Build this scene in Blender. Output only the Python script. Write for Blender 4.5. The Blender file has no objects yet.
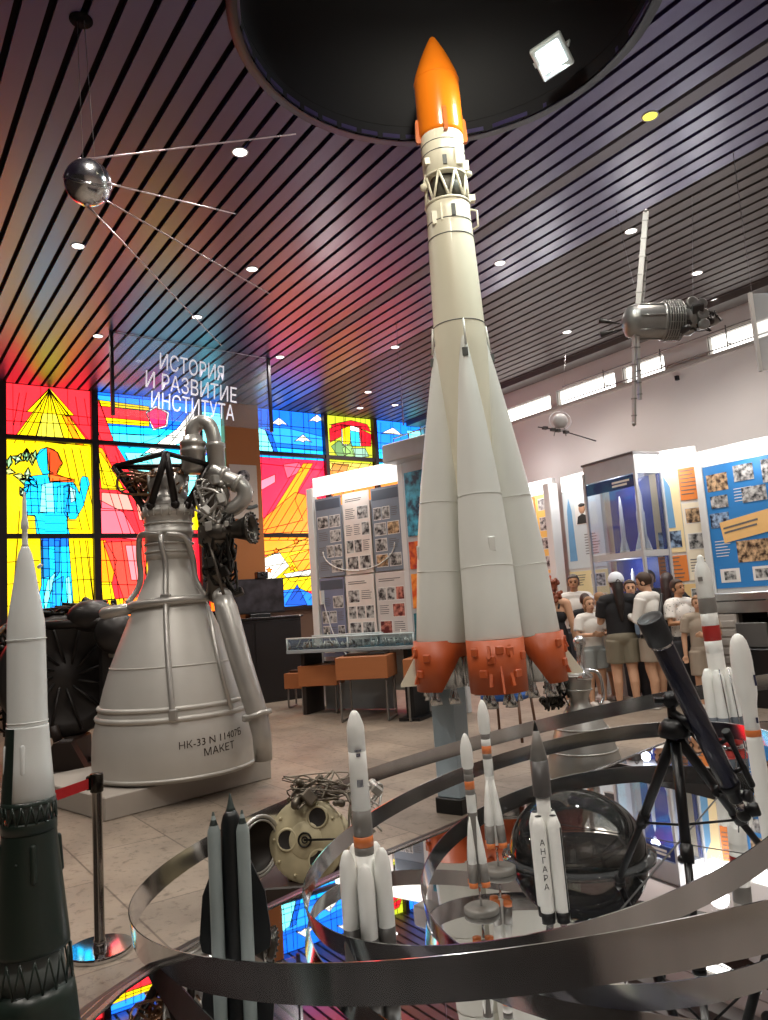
import bpy, math, random
from mathutils import Vector, Matrix, Euler
random.seed(7)
scene = bpy.context.scene
COL = scene.collection
PI = math.pi
# ---------------------------------------------------------------- camera and measuring helpers
F = 767.0
PITCH, ROLL, YAW, EYE = math.radians(7.2), math.radians(3.9), math.radians(35), 1.5
CAM = Vector((0, 0, EYE))
FW = Vector((math.sin(YAW)*math.cos(PITCH), math.cos(YAW)*math.cos(PITCH), math.sin(PITCH)))
r0 = Vector((math.cos(YAW), -math.sin(YAW), 0)); u0 = r0.cross(FW)
RT = r0*math.cos(ROLL) - u0*math.sin(ROLL)
UP = r0*math.sin(ROLL) + u0*math.cos(ROLL)
def ray(px, py): return FW + RT*((px-384)/F) - UP*((py-510)/F)
def dep(px, py, d): return CAM + ray(px, py)*d
def onz(px, py, z=0.0):
    d = ray(px, py); return CAM + d*((z-EYE)/d.z)
def onx(px, py, x):
    d = ray(px, py); return CAM + d*(x/d.x)
def ony(px, py, y):
    d = ray(px, py); return CAM + d*(y/d.y)
cd = bpy.data.cameras.new('camera'); cam = bpy.data.objects.new('camera', cd); COL.objects.link(cam)
cam.matrix_world = Matrix(((RT.x, UP.x, -FW.x, 0), (RT.y, UP.y, -FW.y, 0), (RT.z, UP.z, -FW.z, EYE), (0, 0, 0, 1)))
cd.sensor_fit = 'HORIZONTAL'; cd.sensor_width = 36; cd.lens = F/768*36; cd.clip_start = .05
scene.camera = cam

# ---------------------------------------------------------------- materials
def lin(h):
    if isinstance(h, str):
        h = h.lstrip('#'); h = [int(h[i:i+2], 16)/255 for i in (0, 2, 4)]
    return tuple((c/12.92 if c <= .04045 else ((c+.055)/1.055)**2.4) for c in h) + (1,)
MATS = {}
def mat(name, col, rough=.5, metal=0.0, var=.10, scale=6.0, bump=0.0, emit=0.0, coat=0.0, spec=.5, streak=None, coat_rough=.04, coat_ior=1.5):
    if name in MATS: return MATS[name]
    m = bpy.data.materials.new(name); m.use_nodes = True; nt = m.node_tree; N = nt.nodes; K = nt.links
    b = N['Principled BSDF']; c = lin(col)
    tc = N.new('ShaderNodeTexCoord'); no = N.new('ShaderNodeTexNoise'); no.inputs['Scale'].default_value = scale; no.inputs['Detail'].default_value = 6
    src = tc.outputs['Object']
    if streak:
        mp = N.new('ShaderNodeMapping'); mp.inputs['Scale'].default_value = streak; K.new(src, mp.inputs['Vector']); src = mp.outputs['Vector']
    K.new(src, no.inputs['Vector'])
    mx = N.new('ShaderNodeMix'); mx.data_type = 'RGBA'
    mx.inputs[6].default_value = tuple(max(0, x*(1-var)) for x in c[:3])+(1,)
    mx.inputs[7].default_value = tuple(min(1, x*(1+var)) for x in c[:3])+(1,)
    K.new(no.outputs['Fac'], mx.inputs[0]); K.new(mx.outputs[2], b.inputs['Base Color'])
    b.inputs['Roughness'].default_value = rough; b.inputs['Metallic'].default_value = metal
    b.inputs['Specular IOR Level'].default_value = spec; b.inputs['Coat Weight'].default_value = coat; b.inputs['Coat Roughness'].default_value = coat_rough; b.inputs['Coat IOR'].default_value = coat_ior
    if bump:
        bp = N.new('ShaderNodeBump'); bp.inputs['Strength'].default_value = bump; bp.inputs['Distance'].default_value = .01
        K.new(no.outputs['Fac'], bp.inputs['Height']); K.new(bp.outputs['Normal'], b.inputs['Normal'])
    if emit:
        K.new(mx.outputs[2], b.inputs['Emission Color']); b.inputs['Emission Strength'].default_value = emit
    MATS[name] = m; return m
def glassy(name, tint, alpha, rough=.02, ior=1.45):
    """clear acrylic: mostly see-through with fresnel reflections"""
    if name in MATS: return MATS[name]
    m = bpy.data.materials.new(name); m.use_nodes = True; nt = m.node_tree; N = nt.nodes; K = nt.links
    N.remove(N['Principled BSDF'])
    tr = N.new('ShaderNodeBsdfTransparent'); tr.inputs[0].default_value = lin(tint)
    gl = N.new('ShaderNodeBsdfGlossy'); gl.inputs['Roughness'].default_value = rough
    df = N.new('ShaderNodeBsdfDiffuse'); df.inputs[0].default_value = lin('d8dde0')
    lw = N.new('ShaderNodeFresnel'); lw.inputs[0].default_value = ior
    a = N.new('ShaderNodeMixShader'); a.inputs[0].default_value = alpha; K.new(tr.outputs[0], a.inputs[1]); K.new(df.outputs[0], a.inputs[2])
    s = N.new('ShaderNodeMixShader'); K.new(lw.outputs[0], s.inputs[0]); K.new(a.outputs[0], s.inputs[1]); K.new(gl.outputs[0], s.inputs[2])
    K.new(s.outputs[0], N['Material Output'].inputs[0]); MATS[name] = m; return m
def photo_mat(name, dark, light, scale=9.0):
    """a printed photograph seen from afar: mottled dark and light patches"""
    if name in MATS: return MATS[name]
    m = bpy.data.materials.new(name); m.use_nodes = True; nt = m.node_tree; N = nt.nodes; K = nt.links
    b = N['Principled BSDF']; tc = N.new('ShaderNodeTexCoord'); no = N.new('ShaderNodeTexNoise')
    no.inputs['Scale'].default_value = scale*1.6; no.inputs['Detail'].default_value = 5; K.new(tc.outputs['Object'], no.inputs['Vector'])
    r = N.new('ShaderNodeValToRGB'); r.color_ramp.elements[0].position = .38; r.color_ramp.elements[1].position = .62
    r.color_ramp.elements[0].color = lin(dark); r.color_ramp.elements[1].color = lin(light)
    K.new(no.outputs['Fac'], r.inputs[0]); K.new(r.outputs[0], b.inputs['Base Color']); b.inputs['Roughness'].default_value = .5
    MATS[name] = m; return m

# ---------------------------------------------------------------- mesh builder
class MB:
    def __init__(s): s.v = []; s.f = []; s.m = []; s.s = []
    def add(s, vs, fs, mi=0, smooth=True, M=None):
        o = len(s.v)
        for p in vs:
            p = Vector(p); s.v.append(M @ p if M is not None else p)
        for f in fs: s.f.append([i+o for i in f]); s.m.append(mi); s.s.append(smooth)
        return s
    def box(s, c, size, mi=0, M=None, bev=0.0):
        x, y, z = [a/2 for a in size]; c = Vector(c)
        if bev <= 0:
            vs = [c+Vector((sx*x, sy*y, sz*z)) for sx in (-1, 1) for sy in (-1, 1) for sz in (-1, 1)]
            s.add(vs, [(0, 1, 3, 2), (4, 6, 7, 5), (0, 4, 5, 1), (2, 3, 7, 6), (0, 2, 6, 4), (1, 5, 7, 3)], mi, False, M)
        else:
            b = min(bev, x, y, z); vs = []; ids = {}
            for sx in (-1, 1):
                for sy in (-1, 1):
                    for sz in (-1, 1):
                        for k in range(3):
                            q = [sx*(x-b), sy*(y-b), sz*(z-b)]; q[k] = (sx*x, sy*y, sz*z)[k]
                            ids[(sx, sy, sz, k)] = len(vs); vs.append(c+Vector(q))
            fs = []
            for k in range(3):
                i, j = [a for a in range(3) if a != k]
                for sg in (-1, 1):
                    L = []
                    for a, bb in ((-1, -1), (1, -1), (1, 1), (-1, 1)):
                        t = [0, 0, 0]; t[k] = sg; t[i] = a; t[j] = bb; L.append(ids[(*t, k)])
                    fs.append(L)
            for k in range(3):
                i, j = [a for a in range(3) if a != k]
                for a in (-1, 1):
                    for bb in (-1, 1):
                        t1 = [0, 0, 0]; t1[i] = a; t1[j] = bb; t2 = list(t1); t1[k] = -1; t2[k] = 1
                        fs.append([ids[(*t1, i)], ids[(*t2, i)], ids[(*t2, j)], ids[(*t1, j)]])
            for sx in (-1, 1):
                for sy in (-1, 1):
                    for sz in (-1, 1): fs.append([ids[(sx, sy, sz, k)] for k in range(3)])
            s.add(vs, fs, mi, False, M)
        return s
    def lathe(s, prof, mi=0, seg=32, M=None, smooth=True, cap=True, a0=0, a1=2*PI):
        """prof: (radius, z) pairs; sharp corners get doubled by repeating a point"""
        full = abs(a1-a0-2*PI) < 1e-6; n = seg if full else seg+1; vs = []; fs = []
        for r, z in prof:
            for i in range(n):
                a = a0+(a1-a0)*i/seg; vs.append((r*math.cos(a), r*math.sin(a), z))
        for k in range(len(prof)-1):
            if prof[k] == prof[k+1]: continue
            for i in range(seg):
                j = (i+1) % n if full else i+1
                fs.append((k*n+i, k*n+j, (k+1)*n+j, (k+1)*n+i))
        if cap and full:
            if prof[0][0] > 1e-4: fs.append(list(range(n))[::-1])
            if prof[-1][0] > 1e-4: fs.append([(len(prof)-1)*n+i for i in range(n)])
        return s.add(vs, fs, mi, smooth, M)
    def tube(s, pts, r, mi=0, seg=10, M=None, rnd=False, closed=False, smooth=True):
        pts = [Vector(p) for p in pts]; n = len(pts); rs = list(r) if isinstance(r, (list, tuple)) else [r]*n
        if rnd:   # rounded ends
            d0 = (pts[0]-pts[1]).normalized(); d1 = (pts[-1]-pts[-2]).normalized(); A = []; B = []; ra = []; rb = []
            for k in (0.0, .5, .866, 1.0)[::-1][:-1]:
                A.append(pts[0]+d0*rs[0]*k); ra.append(rs[0]*math.sqrt(max(0.0004, 1-k*k)))
                B.insert(0, pts[-1]+d1*rs[-1]*k); rb.insert(0, rs[-1]*math.sqrt(max(0.0004, 1-k*k)))
            pts = A+pts+B; rs = ra+rs+rb; n = len(pts)
        vs = []; fs = []; t = None; nv = None
        for i in range(n):
            if closed: d = pts[(i+1) % n]-pts[i-1]
            else: d = pts[min(i+1, n-1)]-pts[max(i-1, 0)]
            d = d.normalized() if d.length > 1e-9 else Vector((0, 0, 1))
            if nv is None: nv = d.orthogonal().normalized()
            else: nv = (nv-d*nv.dot(d)); nv = nv.normalized() if nv.length > 1e-6 else d.orthogonal().normalized()
            b = d.cross(nv)
            for k in range(seg):
                a = 2*PI*k/seg; vs.append(pts[i]+(nv*math.cos(a)+b*math.sin(a))*rs[i])
        for i in range(n if closed else n-1):
            j = (i+1) % n
            for k in range(seg): fs.append((i*seg+k, i*seg+(k+1) % seg, j*seg+(k+1) % seg, j*seg+k))
        if not closed: fs.append(list(range(seg))[::-1]); fs.append([(n-1)*seg+k for k in range(seg)])
        return s.add(vs, fs, mi, smooth, M)
    def rod(s, a, b, r, mi=0, seg=8, M=None): return s.tube([a, b], r, mi, seg, M)
    def sph(s, c, r, mi=0, seg=20, rings=12, M=None):
        if not isinstance(r, (tuple, list)): r = (r, r, r)
        vs = []; fs = []; c = Vector(c)
        for i in range(rings+1):
            p = PI*i/rings
            for k in range(seg):
                a = 2*PI*k/seg; vs.append(c+Vector((r[0]*math.sin(p)*math.cos(a), r[1]*math.sin(p)*math.sin(a), r[2]*math.cos(p))))
        for i in range(rings):
            for k in range(seg): fs.append((i*seg+k, (i+1)*seg+k, (i+1)*seg+(k+1) % seg, i*seg+(k+1) % seg))
        return s.add(vs, fs, mi, True, M)
    def torus(s, R, r, z=0, mi=0, seg=40, M=None, c=(0, 0), sub=8):
        return s.tube([(c[0]+R*math.cos(2*PI*i/seg), c[1]+R*math.sin(2*PI*i/seg), z) for i in range(seg)], r, mi, sub, M, closed=True)
    def prism(s, poly, h, mi=0, M=None, z0=0.0):
        """polygon in local xy, extruded along local z from z0 to z0+h"""
        n = len(poly); vs = [(p[0], p[1], z0) for p in poly]+[(p[0], p[1], z0+h) for p in poly]
        fs = [list(range(n))[::-1], [n+i for i in range(n)]]+[(i, (i+1) % n, n+(i+1) % n, n+i) for i in range(n)]
        return s.add(vs, fs, mi, False, M)
    def build(s, name, mats, parent=None, world=False, loc=None, rot=None):
        vs = s.v
        if world and parent is not None:
            bpy.context.view_layer.update(); I = parent.matrix_world.inverted(); vs = [I @ p for p in vs]
        me = bpy.data.meshes.new(name); me.from_pydata([tuple(p) for p in vs], [], s.f)
        for m in (mats if isinstance(mats, (list, tuple)) else [mats]): me.materials.append(m)
        me.polygons.foreach_set('material_index', s.m); me.polygons.foreach_set('use_smooth', s.s)
        me.update()
        o = bpy.data.objects.new(name, me); COL.objects.link(o)
        if parent is not None: o.parent = parent
        if loc is not None: o.location = loc
        if rot is not None: o.rotation_euler = rot
        return o
def tag(o, label, cat, group=None):
    o['label'] = label; o['category'] = cat
    if group: o['group'] = group
    return o
def thing(name, label, cat, loc=(0, 0, 0), rz=0.0, group=None, rx=0.0, ry=0.0):
    o = bpy.data.objects.new(name, None); COL.objects.link(o); o.empty_display_size = .1
    o.location = loc; o.rotation_euler = (rx, ry, rz); return tag(o, label, cat, group)
def struct(o): o['kind'] = 'structure'; return o
FACE = -YAW      # local x to the right of the view, local -y towards it
def axM(a, b):
    """matrix whose local z runs from a to b"""
    a = Vector(a); d = (Vector(b)-a); q = d.to_track_quat('Z', 'Y'); return Matrix.Translation(a) @ q.to_matrix().to_4x4()
def frame(o, x, y, z):
    x, y, z = Vector(x), Vector(y), Vector(z)
    return Matrix(((x.x, y.x, z.x, o[0]), (x.y, y.y, z.y, o[1]), (x.z, y.z, z.z, o[2]), (0, 0, 0, 1)))
def text_mesh(body, size, extr=0.0, align='CENTER', spacing=1.0, res=3):
    c = bpy.data.curves.new('lettering', 'FONT'); c.body = body; c.size = size; c.align_x = align; c.extrude = extr
    c.space_line = spacing; c.resolution_u = res
    o = bpy.data.objects.new('lettering', c); COL.objects.link(o); bpy.context.view_layer.update()
    me = bpy.data.meshes.new_from_object(o.evaluated_get(bpy.context.evaluated_depsgraph_get()))
    vs = [v.co.copy() for v in me.vertices]; fs = [list(p.vertices) for p in me.polygons]
    bpy.data.objects.remove(o); bpy.data.curves.remove(c); bpy.data.meshes.remove(me)
    return vs, fs
def spiralish(n, f): return [f(i/(n-1)) for i in range(n)]
def curve_pts(P, n=8):
    """Catmull-Rom through control points"""
    P = [Vector(p) for p in P]; P = [P[0]*2-P[1]]+P+[P[-1]*2-P[-2]]; out = []
    for i in range(1, len(P)-2):
        for k in range(n):
            t = k/n; a, b, c, d = P[i-1:i+3]
            out.append(.5*((2*b)+(c-a)*t+(2*a-5*b+4*c-d)*t*t+(3*b-a-3*c+d)*t**3))
    out.append(P[-2]); return out
# ================================================================ THE ROOM
H = 5.5; YW = 13.2; XW = 10.4; XL = -3.2; YB = -2.6
# ---- floor: big stone slabs
def stone_mat():
    m = bpy.data.materials.new('travertine slabs'); m.use_nodes = True; nt = m.node_tree; N = nt.nodes; K = nt.links; b = N['Principled BSDF']
    tc = N.new('ShaderNodeTexCoord'); mp = N.new('ShaderNodeMapping'); mp.inputs['Rotation'].default_value = (0, 0, math.radians(90)); K.new(tc.outputs['Object'], mp.inputs[0])
    br = N.new('ShaderNodeTexBrick'); br.inputs['Scale'].default_value = 1; br.inputs['Brick Width'].default_value = 1.25; br.inputs['Row Height'].default_value = .62
    br.inputs['Mortar Size'].default_value = .006; br.inputs['Color1'].default_value = lin('9a8d80'); br.inputs['Color2'].default_value = lin('847a70'); br.inputs['Mortar'].default_value = lin('6a5f56')
    K.new(mp.outputs[0], br.inputs[0])
    n1 = N.new('ShaderNodeTexNoise'); n1.inputs['Scale'].default_value = 14; n1.inputs['Detail'].default_value = 8; n1.inputs['Roughness'].default_value = .75; K.new(mp.outputs[0], n1.inputs[0])
    r1 = N.new('ShaderNodeValToRGB'); r1.color_ramp.elements[0].position = .36; r1.color_ramp.elements[0].color = (.3, .27, .24, 1); r1.color_ramp.elements[1].position = .47; r1.color_ramp.elements[1].color = (1, 1, 1, 1); K.new(n1.outputs['Fac'], r1.inputs[0])
    n2 = N.new('ShaderNodeTexNoise'); n2.inputs['Scale'].default_value = 1.6; n2.inputs['Detail'].default_value = 5; K.new(mp.outputs[0], n2.inputs[0])
    r2 = N.new('ShaderNodeValToRGB'); r2.color_ramp.elements[0].position = .3; r2.color_ramp.elements[0].color = (.62, .60, .58, 1); r2.color_ramp.elements[1].position = .7; r2.color_ramp.elements[1].color = (1.08, 1.05, 1.0, 1); K.new(n2.outputs['Fac'], r2.inputs[0])
    a = N.new('ShaderNodeMix'); a.data_type = 'RGBA'; a.blend_type = 'MULTIPLY'; a.inputs[0].default_value = .75; K.new(br.outputs['Color'], a.inputs[6]); K.new(r1.outputs[0], a.inputs[7])
    c = N.new('ShaderNodeMix'); c.data_type = 'RGBA'; c.blend_type = 'MULTIPLY'; c.inputs[0].default_value = 1; K.new(a.outputs[2], c.inputs[6]); K.new(r2.outputs[0], c.inputs[7])
    K.new(c.outputs[2], b.inputs['Base Color']); b.inputs['Roughness'].default_value = .42
    bp = N.new('ShaderNodeBump'); bp.inputs['Strength'].default_value = .15; bp.inputs['Distance'].default_value = .01; K.new(n1.outputs['Fac'], bp.inputs['Height']); K.new(bp.outputs[0], b.inputs['Normal'])
    return m
fl = MB(); fl.box(((XL+XW)/2, (YB+YW)/2, -.05), (XW-XL, YW-YB, .1)); struct(fl.build('floor', stone_mat()))
# ---- ceiling of slats with a round recess over the rocket
RC = Vector((3.29, 3.56)); RR = 1.40
slat_m = mat('satin slat with painted glow', '3f356c', .42, .45, .14, 3, coat=1.0, coat_rough=.30, coat_ior=1.75)  # violet tint stands in for the glow of the stained glass
slat_r = mat('slat with painted window light', '625b5a', .45, .4, .1, 3)  # same slats towards the right wall, clerestory light put into the colour
gap_m = mat('black gap above slats', '08070a', .9, 0, .1)
PITCH_S = .19; SW = .142; ZS = H
ce = MB()
def slat(x0, x1, ya, yb, yc=None, yd=None, mi=0):
    # ya,yb start ends at x0,x1; yc,yd far ends at x0,x1
    yc = yb if yc is None else yc
    lo = [(x0, ya[0], ZS), (x1, ya[1], ZS), (x1, yb[1], ZS), (x0, yb[0], ZS)]
    hi = [(p[0], p[1], ZS+.035) for p in lo]
    ce.add(lo+hi, [(3, 2, 1, 0), (4, 5, 6, 7), (0, 1, 5, 4), (1, 2, 6, 5), (2, 3, 7, 6), (3, 0, 4, 7)], mi, False)
x = XL+.05
while x < 10.0:
    x1 = x+SW
    def ch(xx):
        d = RR*RR-(xx-RC.x)**2; return math.sqrt(d) if d > 0 else None
    mi = 1 if x > 6.9 else (3 if 5.42 < x < 5.61 else 0)
    if ch(x) is None and ch(x1) is None: slat(x, x1, (YB, YB), (YW, YW), mi=mi)
    else:
        c0 = ch(x) or 0; c1 = ch(x1) or 0
        slat(x, x1, (YB, YB), (RC.y-c0, RC.y-c1)); slat(x, x1, (RC.y+c0, RC.y+c1), (YW, YW))
    x += PITCH_S if not 8.85 < x < 8.99 else .30
# backing board with round hole
n = 64; ring_in = [(RC.x+RR*math.cos(2*PI*i/n), RC.y+RR*math.sin(2*PI*i/n), ZS+.11) for i in range(n)]
ring_out = []
for i in range(n):
    a = 2*PI*i/n; dx, dy = math.cos(a), math.sin(a); t = 1e9
    for lim, comp, o in ((XL, dx, RC.x), (XW, dx, RC.x), (YB, dy, RC.y), (YW, dy, RC.y)):
        if abs(comp) > 1e-6:
            q = (lim-o)/comp
            if q > 0: t = min(t, q)
    ring_out.append((RC.x+dx*t, RC.y+dy*t, ZS+.11))
for cx, cy in ((XL, YB), (XW, YB), (XL, YW), (XW, YW)):
    i = min(range(n), key=lambda k: (ring_out[k][0]-cx)**2+(ring_out[k][1]-cy)**2); ring_out[i] = (cx, cy, ZS+.11)
ce.add(ring_in+ring_out, [(i, (i+1) % n, n+(i+1) % n, n+i) for i in range(n)], 2, False)
struct(ce.build('ceiling', [slat_m, slat_r, gap_m, mat('pale grey ceiling slat', '77747c', .45, .4, .1, 3)]))
rec = MB(); M0 = Matrix.Translation((RC.x, RC.y, 0))
rec.lathe([(RR+.004, ZS-.01), (RR+.004, ZS+1.15), (0, ZS+1.16)], 0, 64, M0, cap=False)
rec.lathe([(RR+.01, ZS-.02), (RR+.085, ZS-.02), (RR+.085, ZS-.002)], 1, 64, M0, cap=False)
struct(rec.build('trim_1', [mat('navy recess paint', '080b13', .6, 0, .15), mat('dark trim ring', '262a36', .45)]))
# ceiling cross channel and fascia by the right wall
fx = MB(); fx.box((10.16, (YB+YW)/2, H-.04), (.34, YW-YB, .10)); struct(fx.build('trim_2', mat('grey fascia', '58524f', .5)))
# ---- right wall with clerestory windows
wall_m = mat('pale plaster wall', 'cbc4c0', .7, 0, .04, 2)
CZ0, CZ1 = 4.85, 5.15
pan = [(YW-.5, 9.35), (9.2, 7.9), (7.75, 6.95), (6.20, 5.25), (5.0, 3.2), (2.9, 1.0), (.8, -1.4)]
wr = MB()
wr.box((XW+.1, (YB+YW)/2, CZ0/2), (.2, YW-YB, CZ0)); wr.box((XW+.1, (YB+YW)/2, (CZ1+H+.2)/2), (.2, YW-YB, H+.2-CZ1))
ys = [YW]+[v for p in pan for v in p]+[YB]
for i in range(0, len(ys), 2): wr.box((XW+.1, (ys[i]+ys[i+1])/2, (CZ0+CZ1)/2), (.2, abs(ys[i]-ys[i+1]), CZ1-CZ0))
wr.box((XW-.02, (YB+YW)/2, CZ0-.02), (.08, YW-YB, .05), 1)
struct(wr.build('wall_right', [wall_m, mat('grey sill', 'a39c96', .6)]))
day = mat('daylit frosted pane', 'fffdf6', .4, emit=3.2, var=.01)
for i, (a, b) in enumerate(pan):
    g = MB(); g.box((XW+.12, (a+b)/2, (CZ0+CZ1)/2), (.02, abs(a-b), CZ1-CZ0)); w = struct(g.build('window_%d' % (10+i), day))
    f = MB()
    for z in (CZ0, CZ1): f.box((XW+.06, (a+b)/2, z), (.08, abs(a-b), .03))
    for y in (a, b): f.box((XW+.06, y, (CZ0+CZ1)/2), (.08, .03, CZ1-CZ0))
    f.build('frame', mat('grey window frame', '8a8580', .5), w)
# thin rail under the clerestory, with a projecting bracket pair
ra = MB()
for dz in (.10, -.16): ra.rod((XW-.16, 8.9, CZ0+dz+.18), (XW-.16, 2.0, CZ0+dz+.18), .010)
for y in (8.0, 6.9, 5.8, 4.7, 3.6): ra.rod((XW-.16, y, CZ0-.02), (XW-.16, y, CZ0+.32), .010); ra.rod((XW-.16, y, CZ0+.06), (XW, y, CZ0+.06), .010)
struct(ra.build('trim_3', mat('grey steel rail', '77706c', .4, .6)))
# ---- back wall: sill, brown pilaster and dark mullions around the stained glass
back_m = mat('brown painted wall', '5b3a26', .6, 0, .08)
wb = MB(); wb.box(((XL+XW)/2, YW+.1, .79), (XW-XL, .2, 1.58)); wb.box(((XL+XW)/2, YW+.3, H/2), (XW-XL, .05, H+.4), 1)
wf = MB(); wf.box(((XL+XW)/2, YB-.1, H/2), (XW-XL, .2, H)); struct(wf.build('wall_front', mat('pale far wall', 'c2b8ae', .7)))
wf = MB(); wf.box((XL-.1, (YB+YW)/2, H/2), (.2, YW-YB, H)); struct(wf.build('wall_left', mat('dark brown panelled wall', '2e2724', .6)))
struct(wb.build('wall_back', [mat('dark sill wall', '6d5546', .7), gap_m]))
pl = MB(); pl.box((6.01, YW-.03, H/2), (.70, .22, H), 0, bev=.01); struct(pl.build('trim_4', mat('ochre brown pilaster', 'b06d36', .55, 0, .08, 1.5)))
mull = mat('dark plum mullion', '1d0d15', .5)
cols = [(XL, .45), (.45, 1.93), (1.93, 3.35), (3.35, 5.2), (5.2, 5.67), (6.35, 7.89), (7.89, 9.11), (9.11, XW)]
ti = 5
for x in (.45, 1.93, 3.35, 5.2, 7.89, 9.11):
    b = MB(); b.box((x, YW-.02, (1.58+H)/2), (.11 if x < 6 else .08, .12, H-1.58)); struct(b.build('trim_%d' % ti, mull)); ti += 1
rows = [(1.58, 3.0), (3.0, 4.6), (4.6, H)]
for z in (3.0, 4.6, 1.60):
    b = MB(); b.box(((XL+XW)/2, YW-.012, z), (XW-XL, .09, .075)); struct(b.build('trim_%d' % ti, mull)); ti += 1

# ---- stained glass
GL = {}
def gl(hexc, s=1.0):
    k = 'stained glass '+hexc
    if k not in MATS:
        m = mat(k, hexc, .25, 0, .30, 1.1, emit=s)
        for nd in m.node_tree.nodes:      # light through coloured glass: strong in its own hue
            if nd.type == 'MIX':
                for i in (6, 7): nd.inputs[i].default_value = tuple(c/(1.03-.66*c) for c in nd.inputs[i].default_value[:3])+(1,)
        bsd = m.node_tree.nodes['Principled BSDF']
        for l in list(bsd.inputs['Base Color'].links): m.node_tree.links.remove(l)
        bsd.inputs['Base Color'].default_value = (.04, .04, .04, 1); cc = lin(hexc); bsd.inputs['Emission Strength'].default_value = .95 if min(cc[0], cc[1]) > .35 else 1.55
    return MATS[k]
def clip(poly, x0, x1, z0, z1):
    def cut(P, inside, inter):
        out = []
        for i in range(len(P)):
            a, b = P[i-1], P[i]
            if inside(b):
                if not inside(a): out.append(inter(a, b))
                out.append(b)
            elif inside(a): out.append(inter(a, b))
        return out
    def ix(v): return lambda a, b: (v, a[1]+(b[1]-a[1])*(v-a[0])/(b[0]-a[0]))
    def iz(v): return lambda a, b: (a[0]+(b[0]-a[0])*(v-a[1])/(b[1]-a[1]), v)
    for ins, f in ((lambda p: p[0] >= x0, ix(x0)), (lambda p: p[0] <= x1, ix(x1)), (lambda p: p[1] >= z0, iz(z0)), (lambda p: p[1] <= z1, iz(z1))):
        if len(poly) < 3: return []
        poly = cut(poly, ins, f)
    return poly
def W(px, py):
    p = ony(px, py, YW); return (p.x, p.z)
GLASS = []          # (colour, polygon in wall x/z)
def G(c, *pts): GLASS.append((c, [W(*p) for p in pts]))
LEADS = []
def LD(*pts): LEADS.append([W(*p) for p in pts])
def edge_leads():
    for c, poly in GLASS[6:]: LEADS.append(poly+[poly[0]])
RED, CRIM, YEL, PALE, CY, LCY, BLU, DBL, ORG, DOR, WHT, PNK, GRN, FLS = 'e4333f', 'c3162c', 'ffd90a', 'fff27a', '12c4ea', '8fe9f2', '1478d8', '0b4fb4', 'ff9a10', 'f2600c', 'fdf6e0', 'f08a90', '9cc23a', 'c8501e'
# background blocks per pane (column edges in px, generous; clipped by panes)
G(RED, (-60, 360), (100, 360), (100, 442), (-60, 432)); G(YEL, (-60, 432), (100, 442), (104, 640), (-60, 640))
G(RED, (-60, 433), (5, 437), (6, 538), (-60, 538)); G(ORG, (-60, 538), (5, 538), (8, 600), (-60, 600)); G(RED, (-60, 600), (6, 600), (8, 640), (-60, 640))
G(LCY, (-60, 440), (4, 443), (5, 500), (-60, 500)); G(YEL, (-60, 436), (4, 440), (4, 462), (-60, 462))
# sun pyramid
G(PALE, (50, 387), (75, 415), (27, 411)); G(YEL, (50, 389), (92, 446), (14, 438))
G('ffe95a', (50, 391), (66, 444), (35, 440)); G(ORG, (63, 415), (70, 416), (84, 445), (76, 444)); G(YEL, (27, 411), (75, 415), (66, 415), (50, 388))
for a in ((20, 392), (27, 392), (76, 396), (85, 398)): LD((a[0], a[1]), (a[0]-6 if a[0] < 50 else a[0]+4, 425))
for q in (14, 24, 35, 46, 56, 66, 76, 84, 92): LD((50, 389), (q, 443))
LD((6, 408), (27, 411)); LD((27, 411), (75, 415)); LD((75, 415), (92, 417)); LD((6, 420), (95, 425))
# leaves left of the man
for i in range(15):
    cx, cy = 8+random.random()*32, 452+random.random()*44; a = random.random()*PI; l = 7
    dx, dy = l*math.cos(a), l*math.sin(a)
    G(random.choice(['dfe9a0', 'b5dcb0', 'cfe6c6', 'e6f0c0']), (cx-dx, cy-dy), (cx-dy*.5, cy+dx*.5), (cx+dx, cy+dy), (cx+dy*.5, cy-dx*.5))
    LD((cx-dx, cy-dy), (cx-dy*.3, cy+dx*.3), (cx+dx, cy+dy), (cx+dy*.3, cy-dx*.3), (cx-dx, cy-dy))
# the standing figure in blue
G(CY, (36, 456), (41, 449), (47, 447), (48, 470), (54, 473), (43, 474), (39, 466))
G(FLS, (47, 447), (54, 449), (58, 453), (60, 459), (63, 463), (60, 466), (58, 470), (57, 474), (73, 480), (50, 481), (49, 466))
G('e8792a', (50, 474), (74, 479), (74, 482), (50, 482))
G(CY, (25, 482), (31, 476), (48, 474), (50, 482), (73, 482), (77, 487), (80, 494), (81, 479), (83, 476), (88, 477), (90, 484), (88, 489), (84, 505), (76, 519), (70, 519), (67, 512), (68, 527), (70, 534), (37, 536), (35, 515), (27, 515), (23, 500))
G(LCY, (42, 484), (53, 482), (55, 512), (40, 512)); G('35d3f0', (58, 486), (70, 485), (66, 512), (57, 512)); G('bff4f4', (70, 486), (76, 490), (76, 500), (71, 503))
G('08a6d6', (64, 486), (70, 486), (68, 519), (64, 512))
G(CY, (41, 538), (69, 538), (75, 618), (38, 618), (38, 600), (42, 585)); G('0f8fd0', (42, 540), (49, 540), (50, 576), (43, 578)); G('0f8fd0', (55, 540), (60, 540), (60, 572), (56, 578))
G(BLU, (41, 536), (69, 535), (69, 546), (42, 546)); G(LCY, (48, 580), (56, 572), (52, 590), (46, 612), (44, 600)); G(LCY, (66, 578), (70, 576), (74, 612), (68, 606)); G('1aa4dc', (53, 582), (64, 576), (60, 618), (52, 618))
for q in (30, 37, 45, 53, 60, 68, 75):
    LD((q, 478), (q+2, 514)); 
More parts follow.
